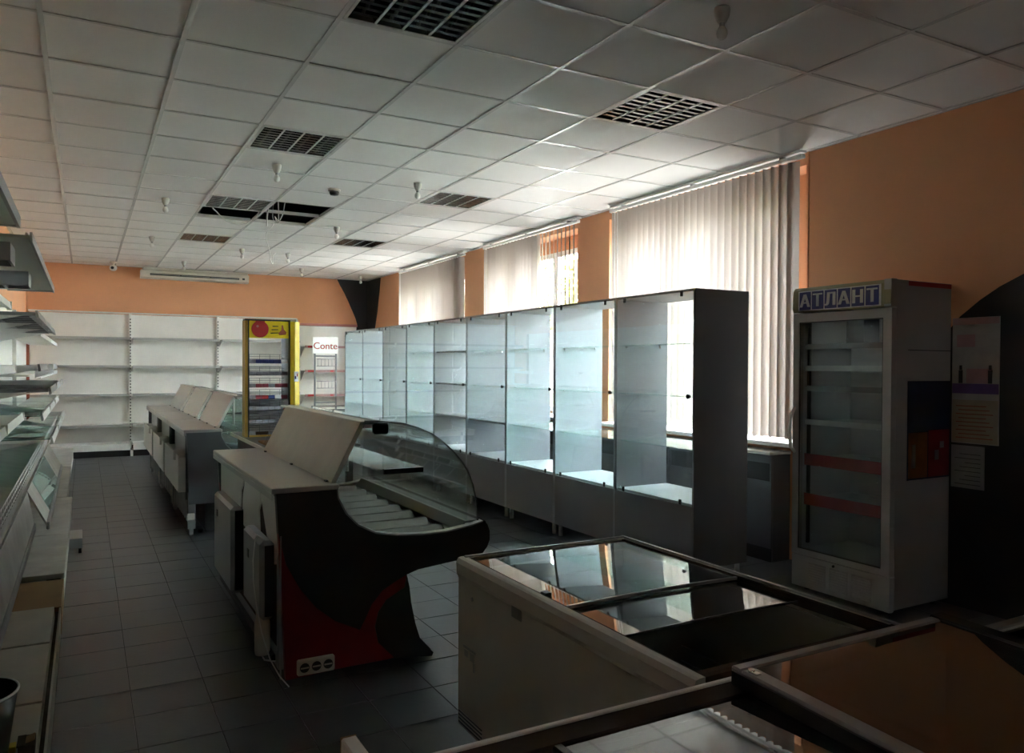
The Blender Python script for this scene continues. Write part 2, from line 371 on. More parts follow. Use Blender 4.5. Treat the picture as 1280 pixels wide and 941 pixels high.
# ------------------------------------------------------------------ outside
struct('ground', B(-30, -30, -.5, 45, 45, -.4), M['ground'])
def tree(x, y, h, r, label, seed):
    rnd = random.Random(seed)
    t = thing('tree', (x, y, -.4), label, 'tree', 'trees outside the windows')
    tr = MB().tube([(x, y, -.4), (x+.1, y, h*.3), (x-.05, y+.1, h*.55), (x, y, h*.8)], [.16, .13, .1, .05], 8)
    for k in range(6):
        a = k*1.05; tr.tube([(x, y, h*.4+.08*k), (x+math.cos(a)*r*.4, y+math.sin(a)*r*.4, h*.55+.1*k), (x+math.cos(a)*r*.75, y+math.sin(a)*r*.75, h*.7+.08*k)], [.06, .04, .015], 6)
    make('trunk', tr, M['bark'], t)
    f = MB()
    for k in range(1500):
        u = Vector((rnd.gauss(0, 1), rnd.gauss(0, 1), rnd.gauss(0, 1))).normalized()*(rnd.random()**.45)
        c = Vector((x+u.x*r, y+u.y*r, h*.66+u.z*h*.36)); a = Vector((rnd.gauss(0, 1), rnd.gauss(0, 1), rnd.gauss(0, 1))).normalized(); b = a.orthogonal().normalized(); s = rnd.uniform(.06, .13)
        f._add([c-a*s, c+b*s*.45, c+a*s, c-b*s*.45], [(0, 1, 2, 3)])
    make('foliage', f, M['leaf'], t, kind='stuff')
tree(9.2, 9.6, 4.6, 1.7, 'yellow green tree outside, seen through the open slats of the middle blind', 1)
tree(10.6, 13.4, 5.2, 2.0, 'yellow green tree outside, behind the left half of the middle blind', 2)
tree(9.6, 17.5, 5.0, 1.9, 'yellow green tree outside behind the farthest blind', 3)
tree(9.0, 2.2, 3.6, 1.4, 'yellow green tree outside behind the blind nearest the drinks fridge', 4)

# ------------------------------------------------------------------ ceiling
ceil = struct('ceiling', B(XL, YF, CE+.42, T, YB, CE+.5), M['plenum'])
LAMPS = [(1.2, -1.2), (1.2, 1.2), (1.2, 3.6), (1.2, 6.0), (3.0, -.6), (3.0, 2.4), (3.0, 5.4)]
HOLES = [(1.2, 4.2), (1.8, 3.6), (1.8, 4.2)]
def ceiling():
    me = None
    for i in range(-2, 9):
        for j in range(-9, 17):
            x, y = .6*i, .6*j
            if any(abs(x-a) < .01 and abs(y-b) < .01 for a, b in LAMPS+HOLES): continue
            x0, x1, y0, y1 = max(x, XL), min(x+.6, XR), max(y, YF), min(y+.6, YB-.03)
            if x1-x0 < .02 or y1-y0 < .02: continue
            if x1-x0 > .59 and y1-y0 > .59:
                if me is None: o = make('ceiling_tile', B(-.298, -.298, 0, .298, .298, .014, bv=.003), M['ctile'], ceil); me = o.data
                else: o = bpy.data.objects.new('ceiling_tile', me); COL.objects.link(o); o.parent = ceil
                o.location = (x+.3, y+.3, CE+random.uniform(-.001, .0025)); o.rotation_euler = (random.gauss(0, .0022), random.gauss(0, .0022), 0)
            else: make('ceiling_tile', B(x0+.002, y0+.002, CE, x1-.002, y1-.002, CE+.014), M['ctile'], ceil)
    for i in range(-1, 9):
        make('grid_runner', MB().box(.6*i-.012, YF, CE-.0045, .6*i+.012, YB-.03, CE-.0015).box(.6*i-.0012, YF, CE-.0015, .6*i+.0012, YB-.03, CE+.035), M['tbar'], ceil)
    for j in range(-8, 17):
        m = MB()
        for i in range(-1, 8): m.box(.6*i+.012, .6*j-.012, CE-.004, .6*i+.588, .6*j+.012, CE-.001).box(.6*i+.02, .6*j-.001, CE-.001, .6*i+.58, .6*j+.001, CE+.03)
        m.box(4.812, .6*j-.012, CE-.004, XR, .6*j+.012, CE-.001)
        make('cross_bar', m, M['tbar'], ceil)
    make('wall_angle', MB().box(XR-.02, YF, CE-.005, XR, YB-.03, CE-.002).box(XL, YF, CE-.005, XL+.02, YB-.03, CE-.002).box(XL, YB-.05, CE-.005, XR, YB-.03, CE-.002), M['tbar'], ceil)
ceiling()

LL = ['raster ceiling lamp nearest the camera at the top edge of the picture', 'dark raster ceiling lamp second from the camera in the left row, above the far counters',
      'dark raster ceiling lamp beside the open ceiling hole with hanging wires', 'raster ceiling lamp in front of the air conditioner, farthest of the left row',
      'mirrored raster ceiling lamp nearest the fridge, in front of the large window blind', 'mirrored raster ceiling lamp above the middle of the glass cabinets', 'bright mirrored raster ceiling lamp farthest along the row beside the windows']
def lamp(x, y, label):
    t = thing('raster_lamp', (x+.3, y+.3, CE), label, 'ceiling lamp', 'raster ceiling lamps'); x0, y0, x1, y1 = x+.014, y+.014, x+.586, y+.586
    make('lamp_housing', MB().box(x0, y0, CE+.085, x1, y1, CE+.095).box(x0, y0, CE, x0+.006, y1, CE+.085).box(x1-.006, y0, CE, x1, y1, CE+.085).box(x0, y0, CE, x1, y0+.006, CE+.085).box(x0, y1-.006, CE, x1, y1, CE+.085), M['raster_dark'], t)
    make('lamp_frame', MB().box(x0, y0, CE-.004, x0+.016, y1, CE).box(x1-.016, y0, CE-.004, x1, y1, CE).box(x0, y0, CE-.004, x1, y0+.016, CE).box(x0, y1-.016, CE-.004, x1, y1, CE), M['tbar'], t)
    w = (x1-x0-.032)/4; xa = x0+.016
    for k in range(4):
        c = xa+w*(k+.5)
        make('reflector', MB().strip([(xa+w*k+.004, CE+.002), (xa+w*k+.02, CE+.035), (xa+w*k+.045, CE+.06), (c, CE+.07), (xa+w*(k+1)-.045, CE+.06), (xa+w*(k+1)-.02, CE+.035), (xa+w*(k+1)-.004, CE+.002)], .001, y0+.016, y1-.016, 'y', True), M['raster'], t)
        make('tube', MB().tube([(c, y0+.03, CE+.045), (c, y1-.03, CE+.045)], .008, 8), M['bulb'], t)
        lv = MB()
        for q in range(1, 9):
            yy = y0+.016+(y1-y0-.032)*q/9
            lv.prism([(yy-.012, CE+.001), (yy+.012, CE+.001), (yy+.002, CE+.036), (yy-.002, CE+.036)], xa+w*k+.006, xa+w*(k+1)-.006, 'x')
        make('louvre', lv, M['raster'], t, kind='stuff')
    for k in range(1, 4): make('lamp_divider', B(xa+w*k-.005, y0+.016, CE-.002, xa+w*k+.005, y1-.016, CE+.004), M['tbar'], t)
for (x, y), l in zip(LAMPS, LL): lamp(x, y, l)

BULBS = [(2.648, -1.545, 'bare bulb in a white holder hanging close to the camera at top right'), (1.51, 2.178, 'small bulb holder under the ceiling just behind the second left raster lamp'),
         (2.71, 2.193, 'bulb holder hanging left of the middle mirrored raster lamp'), (.852, 3.973, 'bulb holder left of the open ceiling hole'),
         (.906, 6.469, 'bulb holder left of the farthest left row raster lamp'), (2.706, 4.648, 'bulb holder right of the open ceiling hole with wires'),
         (2.699, 7.055, 'bulb holder below the loose hanging wires'), (3.286, 8.682, 'bulb holder near the far wall, right of the air conditioner'),
         (1.508, 8.738, 'bulb holder right in front of the air conditioner'), (2.06, 6.955, 'faint bulb holder between the air conditioner and the loose wires'),
         (4.45, 9.199, 'bulb holder in front of the black corner')]
for x, y, l in BULBS:
    t = thing('bulb_holder', (x, y, CE-.002), l, 'light bulb', 'bulb holders on the ceiling'); zc = CE-.0055
    make('holder', MB().lathe([(.0, 0), (.034, 0), (.036, -.010), (.032, -.036), (.022, -.058), (.018, -.066), (0, -.066)], (x, y, zc)), M['holder'], t)
    make('bulb_neck', MB().lathe([(.012, -.062), (.012, -.082), (0, -.082)], (x, y, zc), 12), M['gmetal'], t)
    make('bulb', MB().lathe([(.011, -.080), (.017, -.088), (.023, -.100), (.0245, -.112), (.022, -.126), (.012, -.136), (0, -.138)], (x, y, zc)), M['bulb'], t)
t = thing('smoke_detector', (2.15, 2.80, CE), 'small dark smoke detector under the ceiling, between two bulb holders', 'smoke detector')
make('detector_base', MB().lathe([(0, 0), (.055, 0), (.055, -.018), (0, -.018)], (2.15, 2.8, CE-.006)), M['holder'], t)
make('detector_head', MB().lathe([(.04, -.018), (.045, -.03), (.036, -.05), (0, -.054)], (2.15, 2.8, CE-.006)), M['dgrey'], t)
t = thing('dome_camera', (.56, 9.35, CE), 'small white security camera under the ceiling near the far wall', 'camera')
make('camera_mount', MB().lathe([(0, 0), (.05, 0), (.05, -.02), (.02, -.03), (.02, -.06)], (.56, 9.35, CE-.006)), M['wmetal'], t)
make('camera_ball', MB().lathe([(0, -.05), (.04, -.06), (.055, -.09), (.05, -.12), (.03, -.14), (0, -.146)], (.56, 9.35, CE-.006)), M['wmetal'], t)
make('lens', MB().tube([(.55, 9.30, CE-.105), (.545, 9.285, CE-.108)], .022, 12), M['black'], t, 'black lens')

def cable(pts, r, label, m='wire'):
    P = [Vector(p) for p in pts]; out = []
    for i in range(len(P)-1):
        p0, p1, p2, p3 = P[max(0, i-1)], P[i], P[i+1], P[min(len(P)-1, i+2)]
        for k in range(6):
            u = k/6; out.append(.5*((2*p1)+(p2-p0)*u+(2*p0-5*p1+4*p2-p3)*u*u+(3*p1-p0-3*p2+p3)*u**3))
    out.append(P[-1])
    o = make('cable', MB().tube(out, r, 6), M[m], off=pts[0]); return tag(o, label, 'cable')
cable([(1.28, 4.24, CE+.42), (1.30, 4.25, CE+.05), (1.36, 4.3, CE-.03), (1.48, 4.4, CE-.10), (1.62, 4.45, CE-.11), (1.74, 4.4, CE-.04), (1.78, 4.3, CE+.05), (1.79, 4.3, CE+.42)], .006, 'white cable sagging across the left half of the open ceiling hole')
cable([(1.98, 3.72, CE+.42), (1.98, 3.75, CE+.3), (1.97, 4.0, CE+.03), (1.97, 4.05, CE-.03), (1.95, 4.2, CE-.10), (1.93, 4.25, CE-.03), (1.97, 4.3, CE-.06), (2.0, 4.4, CE-.04), (2.01, 4.45, CE+.05), (2.03, 4.6, CE+.42)], .005, 'white wire curling inside the right half of the open ceiling hole')
cable([(2.02, 4.72, CE+.42), (2.01, 4.71, CE+.2), (2.0, 4.7, CE+.06), (1.99, 4.6, CE-.05), (1.92, 4.65, CE-.16), (1.97, 4.75, CE-.30), (2.0, 4.8, CE-.42), (2.03, 4.83, CE-.45), (2.04, 4.86, CE-.36), (2.08, 4.9, CE-.32)], .004, 'thin white loose wire hanging down from the open ceiling hole')
cable([(1.84, 4.15, CE+.42), (1.84, 4.15, CE+.06), (1.86, 4.3, CE-.03), (1.90, 4.5, CE-.09)], .008, 'short stiff white wire end poking out of the hole at its middle bar')

# air conditioner on the far wall
t = thing('air_conditioner', (1.8, 9.75, 2.84), 'long cream air conditioner under the ceiling above the far shelves', 'air conditioner')
make('unit_body', MB().prism([(9.965, 2.86), (9.76, 2.845), (9.71, 2.87), (9.70, 2.97), (9.72, 2.985), (9.965, 2.985)], .965, 2.64, 'x'), M['cream'], t)
make('upper_ledge', B(1.0, 9.74, 2.987, 2.63, 9.965, 3.035, bv=.008), M['cream'], t)
make('outlet_slot', B(1.10, 9.694, 2.90, 2.48, 9.70, 2.93), M['black'], t, 'dark air outlet slot')
for k in range(3): make('louvre_blade', B(1.11+.46*k, 9.688, 2.912, 1.55+.46*k, 9.694, 2.918), M['gmetal'], t)
make('display', B(2.53, 9.692, 2.90, 2.57, 9.699, 2.93), M['dgrey'], t)

# ------------------------------------------------------------------ vertical blinds
def blind(y0, y1, label, openf):
    X = 4.72; sp = .080; n = int(round((y1-y0)/sp)); sp = (y1-y0)/n
    t = thing('vertical_blind', (X, (y0+y1)/2, 2.98), label, 'blind', 'vertical blinds on the windows')
    make('head_rail', B(X-.022, y0-.05, 2.965, X+.022, y1+.05, 2.995, bv=.004), M['pvc'], t)
    make('fixing_rail', MB().box(X-.01, y0-.03, 3.012, X+.05, y1+.06, 3.03), M['pvc'], t)
    for q in range(3):
        yy = y0+.15+(y1-y0-.3)*q/2; make('bracket', B(X-.012, yy-.015, 2.995, X+.045, yy+.015, 3.012), M['gmetal'], t)
    ch = MB()
    for k in range(n):
        y = y0+sp*(k+.5); a = math.radians(openf((k+.5)/n))*1.0+random.gauss(0, .05); w = .0445
        cx, sy = math.sin(a), math.cos(a); zt, zb = 2.955, .925+random.uniform(-.006, .006); tw = random.gauss(0, .04)
        vs = []; 
        for z, aa in ((zt, a), (2.2, a+tw*.4), (1.5, a+tw*.8), (zb, a+tw)):
            cx, sy = math.sin(aa), math.cos(aa)
            for u in (-1, -.33, .33, 1): vs.append((X+cx*w*u+(1-u*u)*.006*sy, y+sy*w*u-(1-u*u)*.006*cx, z))
        m = MB()._add(vs, [(r*4+c, r*4+c+1, r*4+c+5, r*4+c+4) for r in range(3) for c in range(3)], True)
        make('slat', m, M['blind'], t)
    pts = [(X-.05+.0, y0+.02+ (y1-y0)*i/60, .928+.012*math.cos(i*math.pi)) for i in range(61)]
    make('bottom_chain', MB().tube(pts, .0018, 5), M['wire'], t)
    make('control_cord', MB().tube([(X-.06, y1-.10, 2.965), (X-.065, y1-.10, 2.0), (X-.06, y1-.10, 1.2), (X-.06, y1-.13, 1.15), (X-.06, y1-.15, 1.3), (X-.06, y1-.14, 2.965)], .003, 6), M['wire'], t)
blind(-.17, 2.07, 'white vertical blind on the nearest large window, between glass cabinets and drinks fridge', lambda u: -70 if u > .06 else -35)
blind(2.74, 4.84, 'white vertical blind on the middle window with some slats turned open showing yellow leaves', lambda u: 40 if u < .34 else (60 if u < .40 else -74))
blind(5.54, 7.92, 'white vertical blind on the farthest window by the black corner', lambda u: -74)

# ------------------------------------------------------------------ glass display cabinets
CX0, CX1 = 3.71, 4.195; W = .875
def cabinet(i, label):
    y0 = -.214+W*i; y1 = y0+W-.004
    t = thing('display_cabinet', ((CX0+CX1)/2, (y0+y1)/2, 0), label, 'cabinet', 'grey glass-fronted display cabinets')
    zt, zb, zp = 1.975, .535, .10; s = .018
    for yy in (y0, y1-s): make('side_panel', B(CX0, yy, zp, CX1, yy+s, zt), M['board_in'] if i else M['board'], t)
    make('top_panel', B(CX0, y0+s, zt-s, CX1, y1-s, zt), M['board'], t)
    make('display_floor', B(CX0+.012, y0+s, zb-s, CX1, y1-s, zb), M['board_top'], t, 'pale display floor board')
    make('base_front', B(CX0, y0+s+.002, zp, CX0+.016, y1-s-.002, zb-s-.001), M['board'], t)
    make('base_back', B(CX1-.016, y0+s, zp, CX1, y1-s, zb-s), M['board'], t)
    make('base_bottom', B(CX0+.017, y0+s, zp, CX1-.017, y1-s, zp+s), M['board'], t)
    for z in (1.61, 1.25, .895):
        opaque = i == 4 or (i == 3 and z < 1)
        if opaque and z > .0: sh = make('shelf_board', B(CX0+.02, y0+s, z-.009, CX1-.02, y1-s, z+.009), M['board'], t, 'opaque grey shelf board')
        else: sh = make('glass_shelf', B(CX0+.03, y0+s+.001, z-.003, CX1-.02, y1-s-.001, z+.003), M['g_shelf'], t, 'green edged glass shelf')
        pn = MB()
        for xx in (CX0+.08, CX1-.08):
            for yy in (y0+s, y1-s): 
                d = .012 if yy == y0+s else -.012
                pn.box(xx-.005, min(yy, yy+d), z-.014-(.006 if opaque else 0), xx+.005, max(yy, yy+d), z-.0035-(.006 if opaque else 0))
        make('shelf_pin', pn, M['chrome'], sh)
    d = make('glass_door', B(CX0-.009, y0+.006, zb-.02, CX0-.004, y1-.006, zt-.004), M['g_door'], t)
    for zz, yy in ((zt-.03, y1-.12), (zt-.03, y0+.12), (zb+.005, y1-.12), (zb+.005, y0+.12)): make('door_hinge', B(CX0-.016, yy-.014, zz-.018, CX0-.0095, yy+.014, zz+.018, bv=.003), M['black'], d)
    make('door_knob', MB().tube([(CX0-.0095, y0+.035, 1.255), (CX0-.03, y0+.035, 1.255)], [.012, .016], 12), M['black'], d)
    for xx in (CX0+.04, CX1-.04):
        for yy in (y0+.05, y1-.05): make('leg', MB().cyl(xx, yy, 0, zp, .018, 12), M['steel'], t)
    return t
CL = ['display cabinet at the near end of the row, its dark end panel facing the fridge', 'second glass-fronted display cabinet from the fridge, orange wall visible through its back',
      'third glass-fronted display cabinet from the fridge, with a strip of blind visible through it', 'fourth display cabinet from the fridge, its lowest shelf an opaque grey board',
      'fifth display cabinet from the fridge, the only one with all opaque dark-edged shelves', 'sixth display cabinet from the fridge, directly beyond the one with opaque shelves',
      'seventh display cabinet from the fridge, glass shelves, third from the far end', 'eighth display cabinet from the fridge, second from the far end', 'display cabinet at the far end of the row, beside the white corner shelving']
for i in range(9): cabinet(i, CL[i])

# ------------------------------------------------------------------ drinks fridge
def fridge():
    x0, x1, y0, y1 = 4.25, 4.815, -1.262, -.556
    t = thing('drinks_fridge', ((x0+x1)/2, (y0+y1)/2, 0), 'tall grey drinks fridge with glass door and blue letter sign, beside the window', 'fridge')
    xb = x0+.045
    bd = MB().box(xb, y0, .04, x1, y0+.03, 1.965).box(xb, y1-.03, .04, x1, y1, 1.965).box(x1-.03, y0+.03, .04, x1, y1-.03, 1.965).box(xb, y0+.03, 1.945, x1-.03, y1-.03, 1.965).box(xb, y0+.03, .04, x1-.03, y1-.03, .26)
    make('cabinet_body', bd, M['fridge'], t)
    make('inner_liner', MB().box(x1-.04, y0+.03, .26, x1-.03, y1-.03, 1.80).box(xb, y0+.03, .26, x1-.04, y0+.036, 1.80).box(xb, y1-.036, .26, x1-.04, y1-.03, 1.80).box(xb, y0+.036, 1.79, x1-.04, y1-.036, 1.80).box(xb, y0+.036, .26, x1-.04, y1-.036, .268), M['fridge_in'], t)
    hd = make('header', MB().prism([(xb, 1.808), (x0, 1.808), (x0-.012, 1.83), (x0-.006, 1.945), (x0+.012, 1.967), (xb, 1.967)], y0, y1, 'y'), M['olive'], t, 'olive header fascia')
    make('header_end_cap', B(x0-.008, y0-.001, 1.808, xb, y0+.045, 1.968), M['fridge'], hd)
    n = 6; ya, yb = -.612, -1.194; st = (yb-ya)/n; lets = 'АТЛАНТ'
    sg = make('sign_border', B(x0-.0155, yb-.006, 1.816, x0-.011, ya+.006, 1.942), M['white'], hd)
    for k in range(n):
        pa, pb = ya+st*k-.005, ya+st*(k+1)+.005
        make('letter_square', B(x0-.018, pb, 1.822, x0-.0155, pa, 1.936), M['blue'], hd, 'blue square')
        c = (pa+pb)/2
        mt = Matrix(((0, 0, -1, x0-.0185), (-1, 0, 0, c), (0, 1, 0, 1.840), (0, 0, 0, 1)))
        b = MB().text(lets[k], mt, .112, .0012)
        # make the strokes bold: thicken with a second, slightly shifted copy
        for dy in (-.005, .005): b.text(lets[k], Matrix.Translation((0, dy, 0)) @ mt, .112, .0012)
        make('letter', b, M['white'], hd, 'white letter')
    d = thing_door = make('door', MB().box(x0, y0, .238, xb-.002, y0+.055, 1.80).box(x0, y1-.045, .238, xb-.002, y1, 1.80).box(x0, y0+.055, 1.745, xb-.002, y1-.045, 1.80).box(x0, y0+.055, .238, xb-.002, y1-.045, .275), M['fridge'], t)
    make('door_glass', B(x0+.016, y0+.055, .275, x0+.022, y1-.045, 1.745), M['g_fridge'], d)
    make('gasket', MB().box(x0+.005, y0+.05, .27, x0+.010, y0+.062, 1.75).box(x0+.005, y1-.052, .27, x0+.010, y1-.04, 1.75).box(x0+.005, y0+.05, 1.738, x0+.010, y1-.04, 1.75).box(x0+.005, y0+.05, .27, x0+.010, y1-.04, .282), M['dgrey'], d)
    make('door_handle', MB().tube([(x0+.001, y1-.018, .90), (x0-.03, y1-.014, .93), (x0-.042, y1-.012, 1.0), (x0-.044, y1-.012, 1.06), (x0-.03, y1-.014, 1.15), (x0+.001, y1-.018, 1.19)], .011, 10), M['wmetal'], d)
    g = make('base_grille', B(x0+.004, y0, .03, xb-.001, y1, .232), M['fridge'], t)
    for r in range(9):
        for c in range(3): make('louvre', MB().prism([(x0+.004, .06+.016*r), (x0-.004, .062+.016*r), (x0+.004, .071+.016*r)], y0+.12+.16*c, y0+.25+.16*c, 'y'), M['fridge'], g)
    make('lock', MB().tube([(x0+.004, -.88, .215), (x0-.003, -.88, .215)], .008, 10), M['black'], g)
    for z, dark in ((1.59, 1), (1.45, 0), (1.32, 1), (1.10, 0), (.86, 2), (.60, 2)):
        s = make('wire_shelf', MB().box(x0+.075, y0+.045, z-.006, x0+.081, y1-.045, z+.006), M['wire'], t); w = MB()
        for k in range(22): yy = y0+.05+k*(y1-y0-.1)/21; w.box(x0+.08, yy-.0015, z-.002, x1-.05, yy+.0015, z+.002)
        w.box(x1-.056, y0+.045, z-.003, x1-.05, y1-.045, z+.003)
        make('shelf_rods', w, M['wire'], s, kind='stuff')
        if dark == 2: make('price_strip', B(x0+.066, y0+.04, z-.045, x0+.073, y1-.04, z+.03), M['pred'], s, 'red shelf front strip')
        else: make('price_strip', B(x0+.068, y0+.04, z-.02, x0+.073, y1-.04, z+.015), M['gmetal'] if dark else M['wire'], s)
    make('shelf_rail', MB().box(x0+.09, y1-.052, .30, x0+.11, y1-.037, 1.76).box(x0+.09, y0+.037, .30, x0+.11, y0+.052, 1.76), M['dgrey'], t, 'dark shelf rail')
    make('fan_box', B(x1-.20, y1-.25, 1.60, x1-.042, y1-.12, 1.78), M['mgrey'], t)
    sk = make('side_sticker', B(4.40, y0-.003, .79, 4.81, y0-.0006, 1.375), M['lblue'], t, 'dark blue advertising sticker')
    make('sticker_panel', B(4.41, y0-.0045, .80, 4.59, y0-.0031, 1.07), M['porange'], sk, 'orange lower left panel')
    make('sticker_panel', B(4.60, y0-.0045, .80, 4.805, y0-.0031, 1.08), M['red'], sk, 'dark red lower right panel')
    make('sticker_print', MB().box(4.44, y0-.006, .86, 4.475, y0-.0046, 1.0).lathe([(0, 0)], (4.5, y0, 1), 3).box(4.66, y0-.006, .90, 4.70, y0-.0046, .96).box(4.71, y0-.006, .97, 4.75, y0-.0046, 1.01), M['grey_p'], sk)
    make('top_stripe', B(4.40, y0-.003, 1.935, 4.812, y0-.0006, 1.962), M['pred'], t, 'dark red stripe along the side top')
    make('side_seam', B(4.40, y0-.002, 1.555, 4.812, y0-.0004, 1.56), M['dgrey'], t)
    for xx in (x0+.08, x1-.06):
        for yy in (y0+.06, y1-.06): make('foot', MB().cyl(xx, yy, 0, .042, .02, 10), M['black'], t)
fridge()

# posters on the black wall
XP = XR-.0125
p = thing('poster', (XP, -1.40, 1.38), 'tall faded poster in a plastic sleeve on the black wall behind the fridge', 'poster')
make('sheet', B(XP-.003, -1.543, 1.0, XP, -1.262, 1.757), M['paper'], p)
make('printed_area', B(XP-.0042, -1.538, 1.005, XP-.0031, -1.266, 1.262), M['beige_p'], p)
make('header_band', B(XP-.0042, -1.54, 1.715, XP-.0031, -1.266, 1.755), M['ppink'], p)
make('purple_band', B(XP-.0044, -1.54, 1.30, XP-.0031, -1.264, 1.36), M['ppurple'], p)
make('photo_print', B(XP-.0042, -1.50, 1.362, XP-.0031, -1.35, 1.45), M['ppink'], p); make('photo_print', B(XP-.0042, -1.40, 1.58, XP-.0031, -1.29, 1.655), M['ppink'], p)
fg = MB()
for yy in (-1.315, -1.49): fg.box(XP-.0046, yy-.012, 1.362, XP-.0032, yy+.012, 1.44).lathe([(0, 0)], (XP, yy, 1.4), 3).box(XP-.0046, yy-.008, 1.442, XP-.0032, yy+.008, 1.47)
make('printed_figure', fg, M['dgrey'], p)
ln = MB()
for k in range(9): ln.box(XP-.0055, -1.51+.02*(k % 3), 1.03+.024*k, XP-.0043, -1.29-.015*(k % 2), 1.036+.024*k)
make('printed_lines', ln, M['rust'], p)
p = thing('notice_sheet', (XP, -1.36, .86), 'small grey notice sheet on the black wall under the tall poster', 'notice')
make('sheet', B(XP-.003, -1.463, .728, XP, -1.262, .985), M['grey_p'], p)
ln = MB()
for k in range(8): ln.box(XP-.0042, -1.44, .75+.026*k, XP-.0031, -1.285-.03*(k % 3), .754+.026*k)
make('printed_lines', ln, M['dgrey'], p)

# ------------------------------------------------------------------ refrigerated counters
CURVE = [(1.2, .893), (1.207, .83), (1.245, .755), (1.303, .693), (1.394, .646), (1.499, .626), (1.63, .615), (1.766, .617), (1.908, .636), (1.968, .651), (1.992, .637), (2.006, .60), (2.006, .555), (1.992, .52), (1.965, .489), (1.89, .477), (1.824, .469), (1.693, .457), (1.616, .45), (1.552, .431)]
BODYL = [(1.5, .408), (1.427, .369), (1.375, .311), (1.345, .25), (1.316, .197), (1.197, .258), (1.11, .331), (1.037, .426), (.972, .547), (.937, .689), (.926, .893)]
KICK = [(1.552, .431), (1.566, .366), (1.575, .29), (1.596, .188), (1.626, .092), (1.694, .025), (1.686, .008), (1.489, .033), (1.407, .121), (1.391, .201), (1.407, .268), (1.447, .32), (1.541, .369)]
ARC = [(1.316, .197), (1.345, .25), (1.375, .311), (1.427, .369), (1.5, .408), (1.552, .431), (1.541, .369), (1.447, .32), (1.407, .268), (1.391, .201), (1.407, .121), (1.489, .033)]
RED = [(.937, .689), (.972, .547), (1.037, .426), (1.11, .331), (1.197, .258)] + ARC + [(1.458, .03), (1.237, .03), (.972, .02), (.944, .608)]
GLASS = [(1.34, 1.185), (1.406, 1.183), (1.461, 1.176), (1.54, 1.166), (1.611, 1.144), (1.683, 1.112), (1.747, 1.067), (1.804, 1.014), (1.851, .959), (1.88, .915), (1.909, .843), (1.930, .754), (1.938, .66)]
def counter(y0, y1, near, label):
    t = thing('refrigerated_counter', (1.3, (y0+y1)/2, 0), label, 'display counter', 'refrigerated serving counters')
    e = .04; sm = M['dgrey'] if near else M['mgrey']
    for a, b in ((y0, y0+e), (y1-e, y1)):
        ep = make('end_panel', MB().prism(CURVE+BODYL, a, b), sm, t)
        make('curve_trim', MB().strip([(x, z) for x, z in CURVE[:10]], .008, a-.002, b+.002, 'y'), M['gmetal'], ep)
        if near: make('end_skirt', MB().prism(RED, a+.004, b-.004), M['red'], t, 'dark red lower end skirt')
        else: make('end_skirt', MB().prism([(.937, .689), (.945, .262), (1.2, .262), (1.11, .335), (1.037, .43), (.972, .551)], a+.004, b-.004), M['mgrey'], t)
        if near: make('kick_end', MB().prism(KICK, a, b), M['dgrey'], t)
    yi, yo = y0+e, y1-e
    make('work_top', MB().box(.905, y0-.004, .872, 1.215, y1+.004, .897, bv=.004).box(.905, y0-.004, .845, .914, y1+.004, .872), M['steel'], t, 'steel work top')
    fn = [(2.006, .60), (2.006, .555), (1.992, .52), (1.965, .489), (1.89, .477), (1.75, .461), (1.6, .447), (1.552, .431)]
    make('front_apron', MB().strip([(1.968, .651), (1.992, .637)]+fn, .012, yi, yo), M['dgrey'] if near else M['mgrey'], t)
    make('front_bumper', MB().tube([(2.0, yi, .585), (2.0, yo, .585)], .022, 10), M['black'], t)
    make('front_kick_plate', MB().strip([(1.552, .431), (1.566, .366), (1.575, .29), (1.596, .188), (1.626, .092), (1.69, .02)], .01, yi, yo), M['dgrey'], t)
    # tub and trays
    make('tub', MB().strip([(1.205, .872), (1.205, .80), (1.245, .70), (1.30, .60), (1.42, .555), (1.75, .545), (1.89, .56), (1.895, .63), (1.968, .645)], .006, yi, yo), M['gmetal'], t)
    n = max(4, int(round((yo-yi)/.22))); st = (yo-yi)/n
    for k in range(n):
        a, b = yi+st*k+.012, yi+st*(k+1)-.012
        make('display_tray', MB().strip([(a+(b-a)*q/8, .606-.030*(1-(q/4-1)**2)) for q in range(9)], .004, 1.30, 1.84, 'x', True).strip([(1.262, .70), (1.30, .64), (1.30, .607)], .004, a, b), M['steel_dark'], t)
    make('front_ledge', MB().prism([(1.845, .61), (1.885, .655), (1.955, .657), (1.955, .648), (1.885, .645), (1.845, .60)], yi, yo), M['mgrey'], t)
    # slanted rear lid board
    ya, yb = (y0+.03, 1.03) if near else (y0+.12, y1-.10)
    lid = make('rear_lid', MB().prism([(1.185, .90), (1.325, 1.178), (1.345, 1.17), (1.205, .897)], ya, yb), M['wmetal'] if not near else M['cream'], t, 'slanted pale rear lid')
    for k in range(3): make('lid_hinge', MB().box(1.176, ya+.06+k*(yb-ya-.15)/2, .897, 1.19, ya+.09+k*(yb-ya-.15)/2, .905), M['black'], lid)
    make('top_rail', MB().box(1.325, y0+.03, 1.168, 1.40, y1-.03, 1.184, bv=.004), M['steel'], t)
    make('top_shelf_underside', MB().box(1.345, y0+.035, 1.15, 1.398, y1-.035, 1.166), M['terra'] if near else M['wmetal'], t)
    for a, b in ((y0+.006, y0+.012), (y1-.012, y1-.006)):
        g = make('end_glass', MB().prism(GLASS[1:]+[(1.895, .652), (1.80, .622), (1.63, .618), (1.5, .629), (1.394, .649), (1.303, .697), (1.245, .76), (1.21, .84), (1.205, .90), (1.335, 1.17)], a, b), M['g_counter'], t)
        if a < (y0+y1)/2: make('edge_seal', MB().strip(GLASS, .005, a-.003, b+.003), M['dgrey'], g)
    make('front_glass', MB().strip(GLASS[1:], .006, yi-.02, yo+.02), M['g_counter'], t)
